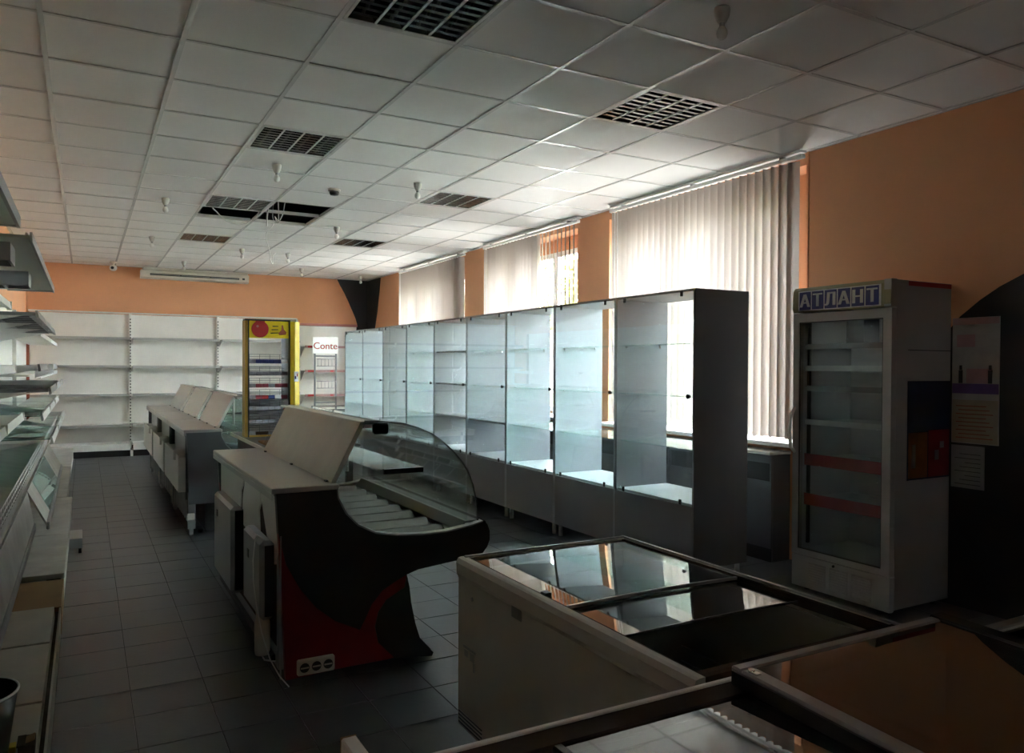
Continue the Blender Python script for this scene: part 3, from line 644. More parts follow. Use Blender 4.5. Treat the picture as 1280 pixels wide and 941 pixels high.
    make('inner_pane', B(1.892, yi, .653, 1.897, yo, .83), M['g_counter'], t)
    make('glass_shelf', MB().box(1.42, yi+.02, .938, 1.66, yo-.02, .944), M['g_thin'], t)
    make('shelf_clip', B(1.434, y0-.002, .928, 1.636, y0+.016, .952), M['black'], t)
    make('glass_grip', B(1.381, y0-.004, 1.122, 1.461, y0+.03, 1.176, bv=.01), M['black'], t)
    make('support_post', MB().tube([(1.37, yi+.35, .90), (1.37, yi+.35, 1.15)], .01, 8).tube([(1.37, yo-.35, .90), (1.37, yo-.35, 1.15)], .01, 8), M['steel'], t)
    # rear side
    if near:
        bx = .946
        make('rear_frame', MB().box(bx, yi, .06, bx+.03, yi+.04, .845).box(bx, yo-.04, .06, bx+.03, yo, .845).box(bx, yi+.04, .80, bx+.03, yo-.04, .845).box(bx, yi+.04, .06, bx+.03, yo-.04, .12), M['gmetal'], t)
        make('rear_backing', B(bx+.022, yi+.04, .12, bx+.05, yo-.04, .80), M['torn'], t, 'brown exposed backing')
        jag = [((-.53, .84), (-.53, .60), (-.47, .53), (-.40, .60), (-.30, .63), (-.22, .72), (-.16, .80), (-.15, .84)),
               ((-.13, .84), (-.14, .76), (-.10, .72), (-.12, .62), (-.03, .55), (.12, .56), (.33, .57), (.36, .66), (.34, .74), (.30, .79), (.29, .84)),
               ((.31, .84), (.33, .79), (.39, .75), (.40, .66), (.44, .60), (.66, .58), (.80, .64), (.98, .60), (1.12, .62), (1.12, .84))]
        for k, j in enumerate(jag): make('torn_panel', MB().prism(list(j), bx-.006, bx+.002-.003*k+.002, 'x'), M['wmetal'], t, 'torn white rear panel')
        for a, b, zt, zb, xo in ((.30, .93, .675, .20, .870), (-.49, -.06, .645, .28, .872)):
            bxx = make('control_box', B(xo, a, zb, bx-.008, b, zt, bv=.018), M['gmetal'], t, 'grey box door hung on the rear side')
            make('control_box_edge', B(xo+.02, a-.004, zb+.02, bx-.012, a+.002, zt-.02), M['dgrey'], bxx)
            make('catch', B(xo-.003, b-.16, zt-.13, xo+.002, b-.12, zt-.09), M['black'], bxx)
        make('lower_rear_rail', B(bx-.02, yi+.05, .085, bx-.004, yo-.1, .115), M['black'], t)
        make('frame_strut', MB().box(.945, y0-.001, .03, .951, y0+.010, .68), M['gmetal'], t)
        sk = make('socket_strip', MB().box(1.018, y0-.022, .036, 1.190, y0+.003, .108, bv=.006), M['cream'], t, 'cream triple socket strip')
        for k in range(3):
            cx = 1.05+.054*k
            make('socket_hole', MB().tube([(cx, y0-.0235, .072), (cx, y0-.0221, .072)], .022, 14), M['dgrey'], sk)
            make('socket_bar', B(cx-.018, y0-.026, .069, cx+.018, y0-.0236, .075), M['cream'], sk)
        pts = [(.885, -.50, .655), (.875, -.485, .668), (.866, -.46, .672), (.862, -.42, .64), (.860, -.385, .54), (.860, -.40, .44), (.862, -.455, .355), (.868, -.55, .25), (.89, -.62, .15), (.93, -.63, .07), (.975, -.61, .008)]
        make('power_cord', MB().tube(pts, .0032, 6), M['wire'], t, 'white power cord')
        make('drain_bottle', MB().lathe([(.0, 0), (.032, 0), (.036, .02), (.036, .15), (.028, .17), (.03, .20), (.03, .215), (0, .215)], (.90, -.40, .10)), M['cream'], t, 'cream plastic drain bottle')
        make('drain_bracket', MB().tube([(.935, -.30, .13), (.90, -.33, .09), (.90, -.45, .088), (.94, -.49, .088)], .004, 6), M['wire'], t)
    else:
        bx = .925
        make('rear_frame', MB().box(bx, yi, .30, bx+.03, yi+.03, .845).box(bx, yo-.03, .30, bx+.03, yo, .845), M['mgrey'], t)
        make('rear_recess', B(bx+.04, yi, .30, bx+.06, yo, .845), M['gmetal'], t)
        make('rear_tray_front', MB().box(.868, yi+.01, .365, .876, yo-.05, .675).box(.868, yi+.01, .365, bx+.038, yi+.02, .66).box(.868, yo-.06, .365, bx+.038, yo-.05, .66), M['wmetal'], t, 'pale rear tray front')
        make('rear_junk', MB().lathe([(0, 0), (.05, .0), (.05, .07), (.03, .09), (0, .09)], (.90, yi+.25, .62), 10).box(.885, yi+.4, .62, .92, yi+.5, .69), M['wmetal_dirty'], t)
        lv = MB()
        for k in range(9):
            yy = yi+.08+k*(yo-yi-.2)/8; lv.box(bx+.03, yy, .08, bx+.04, yy+.05, .33)
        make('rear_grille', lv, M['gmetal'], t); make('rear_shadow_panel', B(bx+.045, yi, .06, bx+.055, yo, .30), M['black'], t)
        for yy in (y0+.01, y1-.07):
            make('leg', MB().box(.94, yy, .05, 1.0, yy+.06, .36).box(.955, yy+.01, 0, .985, yy+.05, .05), M['gmetal'], t)
        make('leg_socket', B(.93, y0-.012, .13, .99, y0-.001, .19, bv=.006), M['cream'], t)
        make('base_box', B(1.08, yi, .02, 1.48, yo, .34), M['dgrey'], t)
    if near: make('base_box', MB().box(.985, yi, .02, 1.38, yo, .30), M['dgrey'], t)
    for xx in (1.05, 1.42):
        for yy in (yi+.06, yo-.06): make('foot', MB().cyl(xx, yy, 0, .025, .02, 10), M['black'], t)
counter(-.57, 1.22, True, 'large near counter with dark curved end panel, red base and bowed glass')
counter(2.95, 4.36, False, 'nearest of the three far counters, grey end panel toward the camera')
counter(4.39, 5.88, False, 'middle one of the three far refrigerated counters in a row')
counter(5.91, 7.45, False, 'farthest of the refrigerated counters, next to the white wall shelves')

# ------------------------------------------------------------------ chest freezers
def freezer_one():
    x0, x1, y0, y1, zt = 1.447, 2.255, -2.722, -1.392, .708
    t = thing('chest_freezer', ((x0+x1)/2, (y0+y1)/2, 0), 'cream chest freezer with two sliding glass lids, between near counter and fridge', 'freezer')
    w = .06
    make('cabinet_body', MB().box(x0, y0, .06, x0+w, y1, zt-.075).box(x1-w, y0, .06, x1, y1, zt-.075).box(x0+w, y0, .06, x1-w, y0+w, zt-.075).box(x0+w, y1-w, .06, x1-w, y1, zt-.075).box(x0+w, y0+w, .06, x1-w, y1-w, .12), M['fbody'], t)
    rr = [(0, -.075), (-.006, -.06), (-.008, -.02), (0, -.003), (.012, 0), (.03, 0), (.03, -.075)]
    make('top_rim', MB().prism([(x0+a, zt+b) for a, b in rr], y0-.006, y1+.006, 'y').prism([(x1-a, zt+b) for a, b in rr], y0-.006, y1+.006, 'y').prism([(y1-a, zt+b) for a, b in rr], x0+.03, x1-.03, 'x'), M['fbody'], t)
    make('rim_end', MB().prism([(y0+a, zt+b) for a, b in rr], x0+.03, x1-.03, 'x'), M['fbrown'], t, 'brown near rim')
    make('inner_frame', MB().box(x0+.03, y0+.03, zt-.035, x0+.042, y1-.03, zt-.004).box(x1-.045, y0+.03, zt-.035, x1-.03, y1-.03, zt-.004).box(x0+.042, y1-.065, zt-.035, x1-.045, y1-.03, zt-.008).box(x0+.042, y0+.03, zt-.035, x1-.045, y0+.04, zt-.004), M['fbrown'], t)
    make('rim_rail', MB().box(x1-.03, y0, zt, x1-.018, y1, zt+.006).box(x0+.02, y1-.02, zt, x1-.018, y1-.008, zt+.006), M['frim'], t)
    make('liner', MB().box(x0+w, y0+w, .12, x0+w+.006, y1-w, zt-.04).box(x1-w-.006, y0+w, .12, x1-w, y1-w, zt-.04).box(x0+w, y0+w, .12, x1-w, y0+w+.006, zt-.04).box(x0+w, y1-w-.006, .12, x1-w, y1-w, zt-.04), M['liner'], t)
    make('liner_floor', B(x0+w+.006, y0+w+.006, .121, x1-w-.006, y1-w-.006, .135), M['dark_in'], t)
    wb = MB()
    for z in (.45, .50): wb.tube([(x1-.30, y0+.08, z), (x1-.30, -2.1, z)], .004, 6)
    make('basket_wire', wb, M['dwire'], t)
    def bow(z, h=.005): return [(x0+.044+(x1-x0-.091)*i/24, z+h*(1-(i/12-1)**2)) for i in range(25)]
    l1 = make('sliding_lid', MB().strip(bow(zt-.010), .004, -2.092, y1-.066, 'y', True), M['g_lid'], t, 'upper glass lid')
    make('lid_edge', MB().strip(bow(zt-.013), .010, -2.102, -2.0925, 'y', True), M['frim'], l1)
    make('lid_latch', B(x0+.036, -1.98, zt-.007, x0+.06, -1.95, zt+.006), M['black'], l1)
    l2 = make('sliding_lid', MB().strip(bow(zt-.022), .004, -2.366, -1.75, 'y', True), M['g_lid'], t, 'lower glass lid')
    make('lid_edge', MB().strip(bow(zt-.023), .007, -2.370, -2.3665, 'y', True), M['dgrey'], l2)
    xs = x0-.002
    make('rating_plate', B(xs, -1.52, .665, x0+.0, -1.43, .695) , M['black'], t, 'dark plate')
    make('paper_label', B(xs, -1.888, .60, x0, -1.822, .645), M['grey_p'], t)
    make('care_label', MB().box(xs, -1.545, .375, x0, -1.44, .385).box(xs, -1.53, .34, x0, -1.50, .372).box(xs, -1.48, .345, x0, -1.45, .37).box(xs, -1.54, .305, x0, -1.525, .34), M['gmetal'], t)
    make('emblem', MB().box(xs, -2.60, .648, x0, -2.588, .658).box(xs, -2.618, .645, x0, -2.606, .661).box(xs, -2.634, .648, x0, -2.624, .658), M['black'], t, 'small dark emblem')
    make('rivet', MB().tube([(x0, -1.545, .652), (x0-.003, -1.545, .652)], .008, 8).tube([(x0, -1.515, .575), (x0-.003, -1.515, .575)], .008, 8), M['gmetal'], t)
    for k in range(4): make('grille_slot', B(xs, -1.60, .07+.014*k, x0, -1.40, .076+.014*k), M['black'], t)
    for xx in (x0+.08, x1-.08):
        for yy in (y0+.1, y1-.1): make('castor', MB().tube([(xx-.012, yy, .03), (xx+.012, yy, .03)], .03, 14).box(xx-.018, yy-.01, .03, xx+.018, yy+.01, .062), M['rubber'], t)
freezer_one()

def lid_frame(x0, x1, y0, y1, z, w, h): return MB().box(x0, y0, z, x0+w, y1, z+h, bv=.004).box(x1-w, y0, z, x1, y1, z+h, bv=.004).box(x0+w, y1-w, z, x1-w, y1, z+h, bv=.004).box(x0+w, y0, z, x1-w, y0+w, z+h, bv=.004)
def freezer_two():
    x0, x1, y0, y1, zt = .66, 2.075, -3.62, -2.925, .80
    t = thing('chest_freezer', ((x0+x1)/2, (y0+y1)/2, 0), 'chest freezer with brown rim and dark framed lids in the foreground', 'freezer')
    w = .05
    make('cabinet_body', MB().box(x0, y0, .05, x0+w, y1, zt-.03).box(x1-w, y0, .05, x1, y1, zt-.03).box(x0+w, y0, .05, x1-w, y0+w, zt-.03).box(x0+w, y1-w, .05, x1-w, y1, zt-.03).box(x0+w, y0+w, .05, x1-w, y1-w, .1), M['fbody'], t)
    make('rim_edge', MB().box(x0-.004, y1-.006, zt-.03, x1, y1+.004, zt, bv=.002).box(x0-.004, y0, zt-.03, x0+.006, y1-.006, zt, bv=.002), M['wmetal'], t, 'pale rim edge')
    make('rim', MB().box(x0+.006, y1-.06, zt-.03, x1, y1-.006, zt-.006).box(x0+.006, y0+.06, zt-.03, x0+.06, y1-.06, zt-.006).box(x0+.006, y0, zt-.03, x1, y0+.06, zt-.006), M['fbrown'], t, 'brown rim')
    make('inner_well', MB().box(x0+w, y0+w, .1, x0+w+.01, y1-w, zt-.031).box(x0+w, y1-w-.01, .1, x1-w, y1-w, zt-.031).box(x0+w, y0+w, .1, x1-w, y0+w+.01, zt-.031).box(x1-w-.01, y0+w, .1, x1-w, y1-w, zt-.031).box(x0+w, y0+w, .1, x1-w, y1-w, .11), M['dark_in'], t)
    l1 = make('lower_lid_frame', lid_frame(.885, 1.50, y0+.03, y1-.030, zt-.024, .022, .016), M['black'], t, 'black lower lid frame')
    make('lid_glass', B(.907, y0+.052, zt-.016, 1.478, y1-.052, zt-.011), M['g_lid'], l1)
    def tilt(mb, k=.036):      # the upper lid rides up at its far edge
        mb.v = [(x, y, z+k*(y-y0)-.006) for x, y, z in mb.v]; return mb
    l2 = make('upper_lid_frame', tilt(MB().box(1.352, y1-.038, zt-.004, 2.03, y1-.010, zt+.012, bv=.004).box(1.352, y0+.02, zt-.004, 1.392, y1-.038, zt+.012, bv=.004)), M['frim'], t, 'grey upper lid frame')
    make('lid_side_rail', tilt(MB().box(2.03, y0+.02, zt-.02, 2.082, y1-.004, zt+.014, bv=.004)), M['black'], l2, 'black side rail')
    make('lid_end_rail', tilt(B(1.392, y0+.02, zt-.004, 2.03, y0+.05, zt+.012)), M['black'], l2)
    make('lid_skirt', tilt(B(1.345, y0+.02, zt-.022, 1.3515, y1-.02, zt+.006)), M['black'], l2)
    make('lid_glass', tilt(B(1.392, y0+.05, zt+.003, 2.03, y1-.038, zt+.008)), M['g_lid_dark'], l2)
    make('lid_latch', tilt(MB().tube([(1.366, y1-.055, zt+.012), (1.366, y1-.055, zt+.018)], .007, 10).box(1.36, y1-.075, zt+.012, 1.372, y1-.055, zt+.016)), M['chrome'], l2)
    for xx in (x0+.08, x1-.08):
        for yy in (y0+.1, y1-.1): make('foot', MB().cyl(xx, yy, 0, .052, .025, 10), M['rubber'], t)
freezer_two()
def freezer_three():
    x0, x1, y0, y1, zt = 2.112, 2.95, -3.62, -2.985, .80
    t = thing('chest_freezer', ((x0+x1)/2, (y0+y1)/2, 0), 'chest freezer at the right edge of the picture, only its grey rim corner in view', 'freezer'); w = .05
    make('cabinet_body', MB().box(x0, y0, .05, x0+w, y1, zt-.03).box(x1-w, y0, .05, x1, y1, zt-.03).box(x0+w, y0, .05, x1-w, y0+w, zt-.03).box(x0+w, y1-w, .05, x1-w, y1, zt-.03).box(x0+w, y0+w, .05, x1-w, y1-w, .1), M['fbody'], t)
    make('rim', lid_frame(x0, x1, y0, y1, zt-.03, .035, .03), M['frim'], t)
    make('lid_glass', B(x0+.036, y0+.036, zt-.016, x1-.036, y1-.036, zt-.010), M['g_lid_dark'], t)
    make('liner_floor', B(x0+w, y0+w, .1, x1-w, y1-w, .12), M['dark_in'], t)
    for xx in (x0+.08, x1-.08):
        for yy in (y0+.1, y1-.1): make('foot', MB().cyl(xx, yy, 0, .052, .025, 10), M['rubber'], t)
freezer_three()
t = thing('board_upright', (.577, -2.86, 0), 'narrow white board end standing on the floor left of the foreground freezer', 'board')
make('panel', B(.566, -3.25, .0, .594, -2.80, .80, bv=.003), M['wmetal'], t)
make('edge_band', B(.566, -2.7995, 0, .594, -2.797, .80), M['cardboard'], t)

# ------------------------------------------------------------------ white shelving along the far wall
def wall_bay(x0, x1, label):
    t = thing('wall_shelving', ((x0+x1)/2, 9.75, 0), label, 'shelving', 'white shelving bays along the far wall'); yb = 9.945
    make('back_panel', B(x0+.012, yb-.012, .14, x1-.012, yb, 2.26), M['wmetal'], t)
    up = make('upright', B(x1-.018, yb-.06, 0, x1+.018, yb-.013, 2.27), M['wmetal'], t); sl = MB()
    for k in range(40): sl.box(x1-.009, yb-.0612, .22+.05*k, x1+.009, yb-.0600, .245+.05*k)
    make('upright_slots', sl, M['dgrey'], up, kind='stuff')
    make('base_shelf', MB().box(x0+.02, 9.50, .175, x1-.02, yb-.014, .20).box(x0+.02, 9.50, .10, x1-.02, 9.512, .175), M['wmetal'], t)
    make('base_kick', B(x0+.01, 9.54, 0, x1-.01, 9.56, .10), M['black'], t, 'black base kick')
    make('base_foot', B(x1-.018, 9.49, 0, x1+.018, yb-.061, .10), M['wmetal'], t)
    for z, d in ((.502, .40), (.986, .36), (1.432, .36), (1.877, .36)):
        s = make('shelf', B(x0+.02, yb-.014-d, z-.025, x1-.02, yb-.014, z), M['wmetal'], t); make('shade_strip', B(x0+.02, yb-.022-d, z-.034, x1-.02, yb-.0145-d, z+.004), M['lip_shade'], s)  # grey strip added on the front paints the dark underside line of each shelf
        for xx in (x0+.022, x1-.025): make('bracket', MB().prism([(yb-.02, z-.03), (yb-.02, z-.12), (yb-d, z-.03)], xx, xx+.003, 'x'), M['wmetal'], s)
    make('top_cap', B(x0+.004, yb-.10, 2.27, x1-.004, yb, 2.29), M['wmetal'], t)
for a, b, l in ((-.59, .822, 'white wall shelving bay at the left end of the far wall'), (.822, 2.165, 'white wall shelving bay in the middle of the far wall, behind the far counters'), (2.165, 3.50, 'white wall shelving bay of the far wall behind the yellow rack')): wall_bay(a+.001, b-.001, l)

t = thing('corner_shelving', (4.1, 9.75, 0), 'white corner shelving with red price strips behind the small wire stand', 'shelving'); yb = 9.93
make('back_panel', B(3.56, yb-.012, .72, 4.60, yb, 2.165), M['wmetal'], t)
make('side_panel', B(3.545, yb-.05, .1, 3.56, yb, 2.165), M['wmetal'], t)
for z in (.93, 1.36, 1.79):
    s = make('shelf', B(3.57, 9.60, z-.02, 4.59, yb-.013, z), M['wmetal'], t)
    make('price_strip', B(3.57, 9.592, z-.03, 4.30, 9.5995, z+.012), M['ppink'], s, 'faded red price strip')
    make('price_tag', MB().box(3.62, 9.588, z-.028, 3.74, 9.5915, z+.01).box(4.02, 9.588, z-.026, 4.08, 9.5915, z+.008), M['pred'], s, 'red price tags')
    make('bracket', MB().prism([(yb-.02, z-.022), (yb-.02, z-.20), (9.62, z-.022)], 3.562, 3.568, 'x'), M['wmetal'], s)
make('bottom_shelf', B(3.55, 9.42, .68, 4.59, yb, .71), M['wmetal'], t)
make('lower_cabinet', B(3.57, 9.46, .0, 4.58, yb, .679), M['mgrey'], t, 'dark lower cabinet')

# wire stand with sign
t = thing('wire_display_stand', (3.86, 9.18, 0), 'small wire display stand with a white sign lettered in red, near the far corner', 'display stand')
sg = make('sign_board', B(3.60, 9.184, 1.655, 4.04, 9.196, 1.94, bv=.003), M['white'], t, 'white sign board')
lt = MB(); mt = Matrix(((1, 0, 0, 3.82), (0, 0, -1, 9.1825), (0, 1, 0, 1.735), (0, 0, 0, 1)))
for dx in (-.002, .002): lt.text('Conte', Matrix.Translation((dx, 0, 0)) @ mt, .165, .001)
make('sign_lettering', lt, M['pred'], sg, 'red sign lettering')
for xx in (3.64, 4.01): make('stand_post', B(xx-.012, 9.184, 0, xx+.012, 9.208, 1.655), M['dwire'], t)
make('cross_rail', MB().box(3.652, 9.186, 1.60, 3.998, 9.206, 1.625).box(3.652, 9.186, .80, 3.998, 9.206, .82), M['dwire'], t)
for z in (1.44, 1.06):
    b = MB()
    for zz in (z, z+.12): b.tube([(3.67, 9.12, zz), (3.98, 9.12, zz), (3.98, 9.20, zz), (3.67, 9.20, zz)], .004, 6, True)
    for k in range(6): b.tube([(3.67+.062*k, 9.12, z), (3.67+.062*k, 9.12, z+.12)], .003, 6)
    make('wire_basket', b, M['dwire'], t)
for xx in (3.64, 4.01): make('stand_foot', B(xx-.012, 9.05, 0, xx+.012, 9.183, .02), M['dwire'], t)

# ------------------------------------------------------------------ low checkout table and yellow rack
t = thing('side_table', (1.58, 2.02, 0), 'grey table under the yellow display rack, just beyond the near counter', 'table')
make('table_top', B(1.255, 1.30, .862, 1.92, 2.74, .882, bv=.005), M['mgrey'], t)
make('table_edge', MB().box(1.247, 1.30, .858, 1.2545, 2.74, .884).box(1.2545, 2.7405, .858, 1.92, 2.748, .884), M['wmetal'], t)
make('table_apron', MB().box(1.30, 1.34, .74, 1.315, 2.70, .8615).box(1.86, 1.34, .74, 1.875, 2.70, .8615).box(1.315, 2.685, .74, 1.86, 2.70, .8615).box(1.315, 1.34, .74, 1.86, 1.355, .8615), M['dgrey'], t)
for xx in (1.30, 1.83):
    for yy in (1.34, 2.655): make('leg', B(xx, yy, 0, xx+.045, yy+.045, .7395), M['dgrey'], t)
def rack():
    x0, x1, xp, y0, z0, z1 = 1.272, 1.622, 1.697, 2.20, .8845, 1.80; y1 = y0+.27
    t = thing('cigarette_rack', ((x0+x1)/2, (y0+y1)/2, z0), 'yellow framed retail rack with a red ball on its header, full of small tiers', 'display rack')
    make('side_panel', B(x0, y0, z0, x0+.022, y0+.11, z1), M['ochre'], t, 'ochre left side panel')
    make('side_panel', B(x1-.012, y0+.012, z0, x1, y1, z1), M['acrylic'], t, 'grey right side panel')
    make('front_pillar', MB().prism([(x1+.001, y0-.004), (x1+.035, y0-.012), (xp, y0+.004), (xp, y0+.09), (x1+.001, y0+.09)], z0, z1, 'z'), M['yellow'], t, 'bright yellow right pillar')
    ck = make('pillar_sticker', MB().prism([(x1+.028, y0-.0125), (x1+.036, y0-.0135), (x1+.066, y0-.0065), (x1+.062, y0-.003)], 1.32, 1.40, 'z'), M['white'], t)
    make('sticker_print', MB().prism([(x1+.034, y0-.0142), (x1+.045, y0-.0120), (x1+.045, y0-.0105), (x1+.034, y0-.0125)], 1.34, 1.365, 'z'), M['blue'], ck)
    make('sticker_print', MB().prism([(x1+.050, y0-.0108), (x1+.060, y0-.0085), (x1+.060, y0-.007), (x1+.050, y0-.009)], 1.36, 1.385, 'z'), M['pred'], ck)
    make('frame_edge', MB().box(x0+.022, y0-.004, z0, x0+.032, y0+.008, z1).box(x1-.012, y0-.004, z0, x1, y0+.0115, z1).box(x0, y0-.004, z1+.0005, x1, y0+.09, z1+.012), M['dgrey'], t)
    hd = make('header', B(x0+.0325, y0, 1.665, x1-.0125, y0+.01, z1), M['yellow'], t, 'yellow header panel')
    c = (x0+.115, 1.735)
    make('red_ball', MB().tube([(c[0], y0-.0005, c[1]), (c[0], y0-.004, c[1])], [.066, .064], 24).box(c[0]-.035, y0-.004, 1.785, c[0]+.035, y0-.0005, 1.7995), M['pred'], hd, 'red ball printed on the header')
    make('ball_highlight', MB().tube([(c[0]-.02, y0-.0041, c[1]+.022), (c[0]-.02, y0-.005, c[1]+.022)], .010, 12), M['ppink'], hd)
    make('header_print', MB().prism([(x1-.085, 1.69), (x1-.035, 1.695), (x1-.03, 1.715), (x1-.05, 1.735), (x1-.058, 1.77), (x1-.068, 1.77), (x1-.07, 1.73), (x1-.095, 1.705)], y0-.002, y0-.0005, 'y'), M['rust'], hd)
    for k in range(3): make('header_print', MB().prism([(x1-.155+.008*k, 1.70+.028*k), (x1-.095, 1.705+.026*k), (x1-.095, 1.711+.026*k), (x1-.155+.008*k, 1.708+.028*k)], y0-.002, y0-.0005, 'y'), M['dgrey'], hd)
    make('back_panel', B(x0+.022, y1-.008, z0, x1-.012, y1, 1.20), M['acrylic'], t); make('base', B(x0+.022, y0, z0, x1-.012, y1-.0085, z0+.014), M['ochre'], t)
    pk = ['pack_b', 'pack_g', 'pack_r', 'pack_r', 'pack_g', 'pack_g', 'fbrown']
    for k, z in enumerate((1.487, 1.39, 1.295, 1.203, 1.112, 1.008, .915)):
        s = make('tier', B(x0+.034, y0+.022, z-.022, x1-.0125, y0+.14, z-.017), M['rackgrey'] if k > 3 else M['wmetal'], t)
        w = MB()
        for q in range(4): w.tube([(x0+.06+.08*q, y0+.15, z-.017), (x0+.06+.08*q, y0+.15, z+.050)], .0018, 5)
        for zz in (z+.014, z+.032, z+.050): w.tube([(x0+.036, y0+.15, zz), (x1-.014, y0+.15, zz)], .0018, 5)
        make('wire_back', w, M['dwire'], s)
        for q in range(6):
            xx = x0+.036+.0495*q; mm = M[pk[k]] if q % 3 else M['pack_g']
            if k == 3 and q in (2, 3): mm = M['pred']
            if (k == 0 and q == 5) or (k == 3 and q == 4): mm = M['white']
            if k in (0, 3) and q == 3: mm = M['pack_b']
            make('price_card', MB().prism([(y0+.018, z-.022), (y0+.010, z-.018), (y0+.020, z+.009), (y0+.026, z+.008)], xx, xx+.048, 'x'), mm, s)
rack()
t = thing('wooden_board', (1.36, 1.62, .8825), 'small light wooden board on the table under the yellow rack', 'board')
make('board', B(1.29, 1.50, .8825, 1.42, 1.76, .897, bv=.003), M['cardboard'], t)

# ------------------------------------------------------------------ left wall cabinets
def multideck(y0, y1, kind, label):
    t = thing('wall_display_unit', (-.3, (y0+y1)/2, 0), label, 'shelving unit'); xw = XL+.004
    make('back_panel', B(xw, y0, .12, xw+.03, y1, 2.3 if kind == 'near' else 2.2), M['wmetal'], t)
    n = max(1, int(round((y1-y0)/1.2))); st = (y1-y0)/n
    for k in range(n+1):
        yy = min(max(y0+st*k, y0+.016), y1-.016)
        u = make('upright', B(xw+.031, yy-.015, .1, xw+.075, yy+.015, 2.25 if kind == 'near' else 2.15), M['wmetal'], t); sl = MB()
        for q in range(34): sl.box(xw+.0751, yy-.005, .55+.045*q, xw+.0765, yy+.005, .57+.045*q)
        make('upright_slots', sl, M['dgrey'], u, kind='stuff')
    if kind == 'near':
        c = make('canopy', B(xw+.031, y0, 2.16, -.128, .58, 2.18), M['milky'], t, 'pale green-grey canopy')
        make('canopy_edge', MB().box(-.128, y0, 2.145, -.112, .588, 2.205).box(xw+.031, .5805, 2.15, -.128, .588, 2.20), M['gmetal'], c)
        lv = ((1.80, -.22), (1.43, -.20), (1.15, -.16))
    else:
        ca, cb = .62, 3.92
        c = make('canopy', MB().box(xw+.031, ca, 2.10, -.075, cb, 2.118), M['milky'], t, 'milky green canopy panel')
        make('canopy_lip', MB().box(-.0745, ca, 2.085, -.062, cb, 2.135).box(-.0745, cb, 2.09, xw+.2, cb+.008, 2.13), M['gmetal'], c)
        make('canopy_rod', MB().tube([(-.09, ca+.02, 2.13), (-.09, cb-.05, 2.13)], .006, 6), M['wire'], c)
        for yy in (.78, 2.28):
            lb = make('lamp_cassette', MB().box(xw+.04, yy, 2.00, -.17, yy+.02, 2.098).box(xw+.04, yy+.30, 2.00, -.17, yy+.32, 2.098).box(-.185, yy+.02, 2.00, -.17, yy+.30, 2.098).box(-.33, yy+.02, 2.00, -.31, yy+.30, 2.098).box(xw+.04, yy+.02, 2.08, -.19, yy+.30, 2.098), M['gmetal'], t, 'grey lamp cassette under the canopy')
            make('cassette_opening', B(-.30, yy+.04, 2.075, -.20, yy+.28, 2.0795), M['dgrey'], lb); make('cassette_opening', B(-.48, yy+.04, 2.075, -.35, yy+.28, 2.0795), M['dgrey'], lb)
            make('cassette_lamp', MB().tube([(-.25, yy+.06, 2.05), (-.25, yy+.26, 2.05)], .012, 8), M['wire'], lb)
        lv = ((1.76, -.085), (1.44, -.075), (1.30, -.02), (1.14, -.06), (1.0, -.01))
    for q, (z, xf) in enumerate(lv):
        for k in range(n):
            a, b = y0+st*k+.02, y0+st*(k+1)-.02
            gl = kind != 'near' and q in (3, 4)
            s = make('shelf', B(xw+.08, a, z-(.006 if gl else .02), xf, b, z), M['g_green'] if gl else M['wmetal' if (q % 2 or kind == 'near') else 'gmetal'], t, 'green tinted glass shelf' if gl else None)
            make('price_rail', MB().prism([(xf, z+.01), (xf+.012, z+.012), (xf+.02, z-.03), (xf+.006, z-.035)], a, b, 'y'), M['wire' if gl else 'gmetal'] if kind != 'near' else M['wmetal'], s)
            make('rail_cap', B(xf-.004, b, z-.035, xf+.022, b+.012, z+.016), M['wmetal'], s)
            for ya in (a-.005, b+.001): make('bracket', MB().prism([(xw+.076, z-.022), (xw+.076, z-.11), (xf-.06, z-.022)], ya, ya+.004, 'y'), M['wmetal'], s)
            if kind != 'near' and q == 0:
                for e in range(4): make('shelf_slot', B(-.30, a+.08+.25*e, z-.0225, -.12, a+.22+.25*e, z-.0202), M['dgrey'], s, 'dark slot under the shelf')
            if kind != 'near' and q == 1:
                f = MB()
                for zz in (z+.09, z+.045): f.tube([(xf-.01, a, zz-.12), (xf-.01, b, zz-.12)], .003, 5)
                for e in range(14): f.tube([(xf-.01, a+(b-a)*e/13, z-.075), (xf-.01, a+(b-a)*e/13, z-.021)], .0025, 5)
                make('wire_fence', f, M['wire'], s)
    # sloping display tub, rail and front
    make('tub', MB().strip([(xw+.03, .80), (-.46, .76), (-.14, .70), (-.125, .80)], .012, y0, y1, 'y'), M['wmetal_dirty'], t, 'stained white tub tray')
    w = MB()
    for zz in (.815, .845, .875): w.tube([(-.115, y0+.01, zz), (-.115, min(y1, 2.62)-.01, zz)], .0035, 6)
    ne = int((min(y1, 2.62)-y0)/.09)
    for e in range(ne): w.tube([(-.115, y0+.02+.09*e, .80), (-.115, y0+.02+.09*e, .878)], .0025, 5)
    make('wire_rail', w, M['wire'], t)
    xr = -.098 if kind == 'near' else -.028
    make('front_slope', MB().strip([(-.135, .69), (xr, .475)], .01, y0, y1, 'y'), M['wmetal_dirty'], t)
    make('front_rail', MB().box(xr-.002, y0, .455, xr+.016, y1, .50, bv=.004), M['gmetal'], t)
    make('lower_front', B(-.36, y0, .166, -.345, y1, .72), M['cream'], t)
    return t
A = multideck(-3.2, 1.292, 'near', 'near white wall display unit at the left edge with a projecting canopy')
Bu = multideck(1.30, 4.40, 'far', 'white wall display unit with curved canopy and tinted glass shelves, left of the aisle')
multi_lab = 'cream base panel of the near left wall unit'
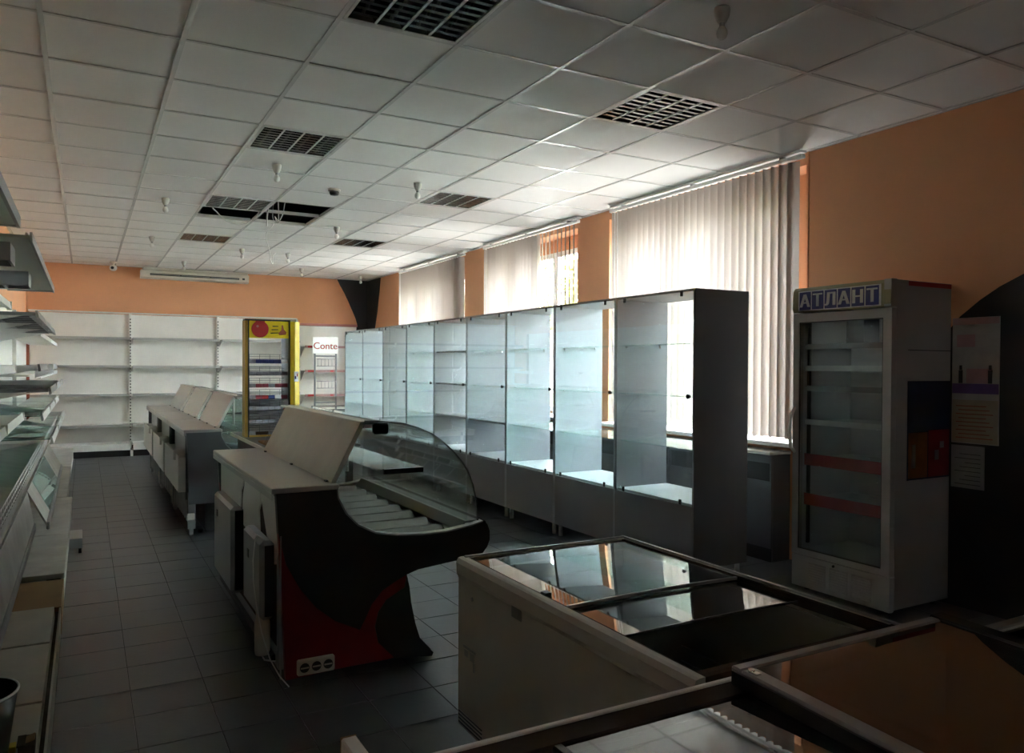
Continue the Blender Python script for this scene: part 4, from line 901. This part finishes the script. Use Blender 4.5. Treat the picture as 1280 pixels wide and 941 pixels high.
for a, b in ((-3.2, -2.0), (-1.99, -.68), (-.67, .04), (.05, .655)):
    make('base_panel', MB().prism([(-.34, .160), (.030, .160), (.036, .02), (.02, .02), (.018, .145), (-.34, .145)], a+.006, b-.006, 'y'), M['cream'], A, 'cream base panel, chipped at its edge')
make('base_kick', B(.036, -3.2, 0, .050, .655, .13), M['torn'], A); make('base_edge_strip', B(.052, -3.2, 0, .060, .655, .15), M['cream'], A)
make('base_plinth', B(XL+.04, -3.2, 0, -.02, .655, .118), M['dgrey'], A)
for a, b in ((1.30, 2.55), (2.555, 4.40)):
    make('base_deck', MB().box(-.34, a+.004, .15, .066, b-.004, .182, bv=.003).box(.05, a+.004, .02, .062, b-.004, .15), M['wmetal_dirty'], Bu)
make('base_kick', B(-.03, 1.31, .0, .045, 4.39, .149), M['dgrey'], Bu); make('base_plinth', B(XL+.04, 1.31, 0, -.032, 4.39, .118), M['dgrey'], Bu)
make('loose_pane', MB().prism([(-.127, .692), (-.122, .695), (-.022, .494), (-.027, .490)], 1.75, 3.35, 'y'), M['g_green'], Bu, 'loose dark green glass pane on the front slope')
o = make('cardboard_sheet', B(-.34, .672, .0, .062, 1.288, .15, bv=.002), M['cardboard'], off=(.01, .98, 0)); tag(o, 'brown cardboard box on the floor in the base gap between the two left wall units', 'cardboard')

def deck_bay(y0, y1, label):
    t = thing('wall_shelving', (-.3, (y0+y1)/2, 0), label, 'shelving'); xw = XL+.004
    make('back_panel', B(xw, y0, .12, xw+.03, y1, 2.1), M['wmetal'], t)
    for yy in (y0+.02, y1-.02): make('upright', B(xw+.031, yy-.015, .0, xw+.07, yy+.015, 2.1), M['rust'] if yy > 9 else M['wmetal'], t)
    for z in (.55, .95, 1.35, 1.75):
        s = make('shelf', B(xw+.08, y0+.04, z-.02, -.20, y1-.04, z), M['wmetal'], t); make('price_rail', B(-.1995, y0+.04, z-.035, -.19, y1-.04, z+.01), M['wire'], s)
    make('base_deck', MB().box(xw+.08, y0+.005, .15, .02, y1-.005, .18).box(.005, y0+.005, .02, .016, y1-.005, .149), M['wmetal_dirty'], t)
deck_bay(4.43, 6.9, 'white wall shelving on the left wall just beyond the curved canopy unit')
deck_bay(6.92, 9.40, 'white wall shelving on the left wall reaching the far corner')

# trolley stub with castor at the aisle edge
t = thing('flat_trolley', (.10, 2.75, 0), 'small grey metal trolley end with a black castor poking into the aisle', 'trolley')
make('platform', B(.070, 2.62, .09, .155, 2.98, .125, bv=.004), M['gmetal'], t)
make('front_plate', B(.070, 2.612, .05, .155, 2.619, .125), M['gmetal'], t)
for yy in (2.67, 2.93):
    make('castor_fork', MB().box(.128, yy-.012, .045, .152, yy+.012, .09), M['gmetal'], t); make('castor_wheel', MB().tube([(.130, yy, .026), (.150, yy, .026)], .026, 14), M['rubber'], t)

# bucket and litter on the base of the near left unit
c = (-.143, -1.22); t = thing('bucket', (c[0], c[1], .161), 'dark grey bucket with a pale rim at the lower left edge of the picture', 'bucket')
make('bucket_wall', MB().lathe([(0, .0), (.095, .0), (.132, .265), (.128, .265), (.091, .006), (0, .006)], (c[0], c[1], .161), 28), M['dgrey'], t)
make('bucket_rim', MB().tube([(c[0]+.133*math.cos(a*math.pi/16), c[1]+.133*math.sin(a*math.pi/16), .424) for a in range(32)], .0045, 6, True), M['wire'], t, 'pale rim')
t = thing('scrap_box', (0, -1.05, .161), 'small torn brown box with a yellow scrap at the bottom left corner', 'box')
make('box_body', MB().box(-.02, -1.13, .161, .028, -1.035, .19).box(-.024, -1.128, .19, .0, -1.04, .194), M['torn'], t)
make('box_flap', MB().prism([(.0, .191), (.026, .20), (.027, .196), (.001, .188)], -1.10, -1.05, 'y'), M['cardboard'], t)
make('yellow_scrap', MB().box(-.07, -1.09, .161, -.028, -1.05, .18), M['yellow'], t, 'yellow scrap')
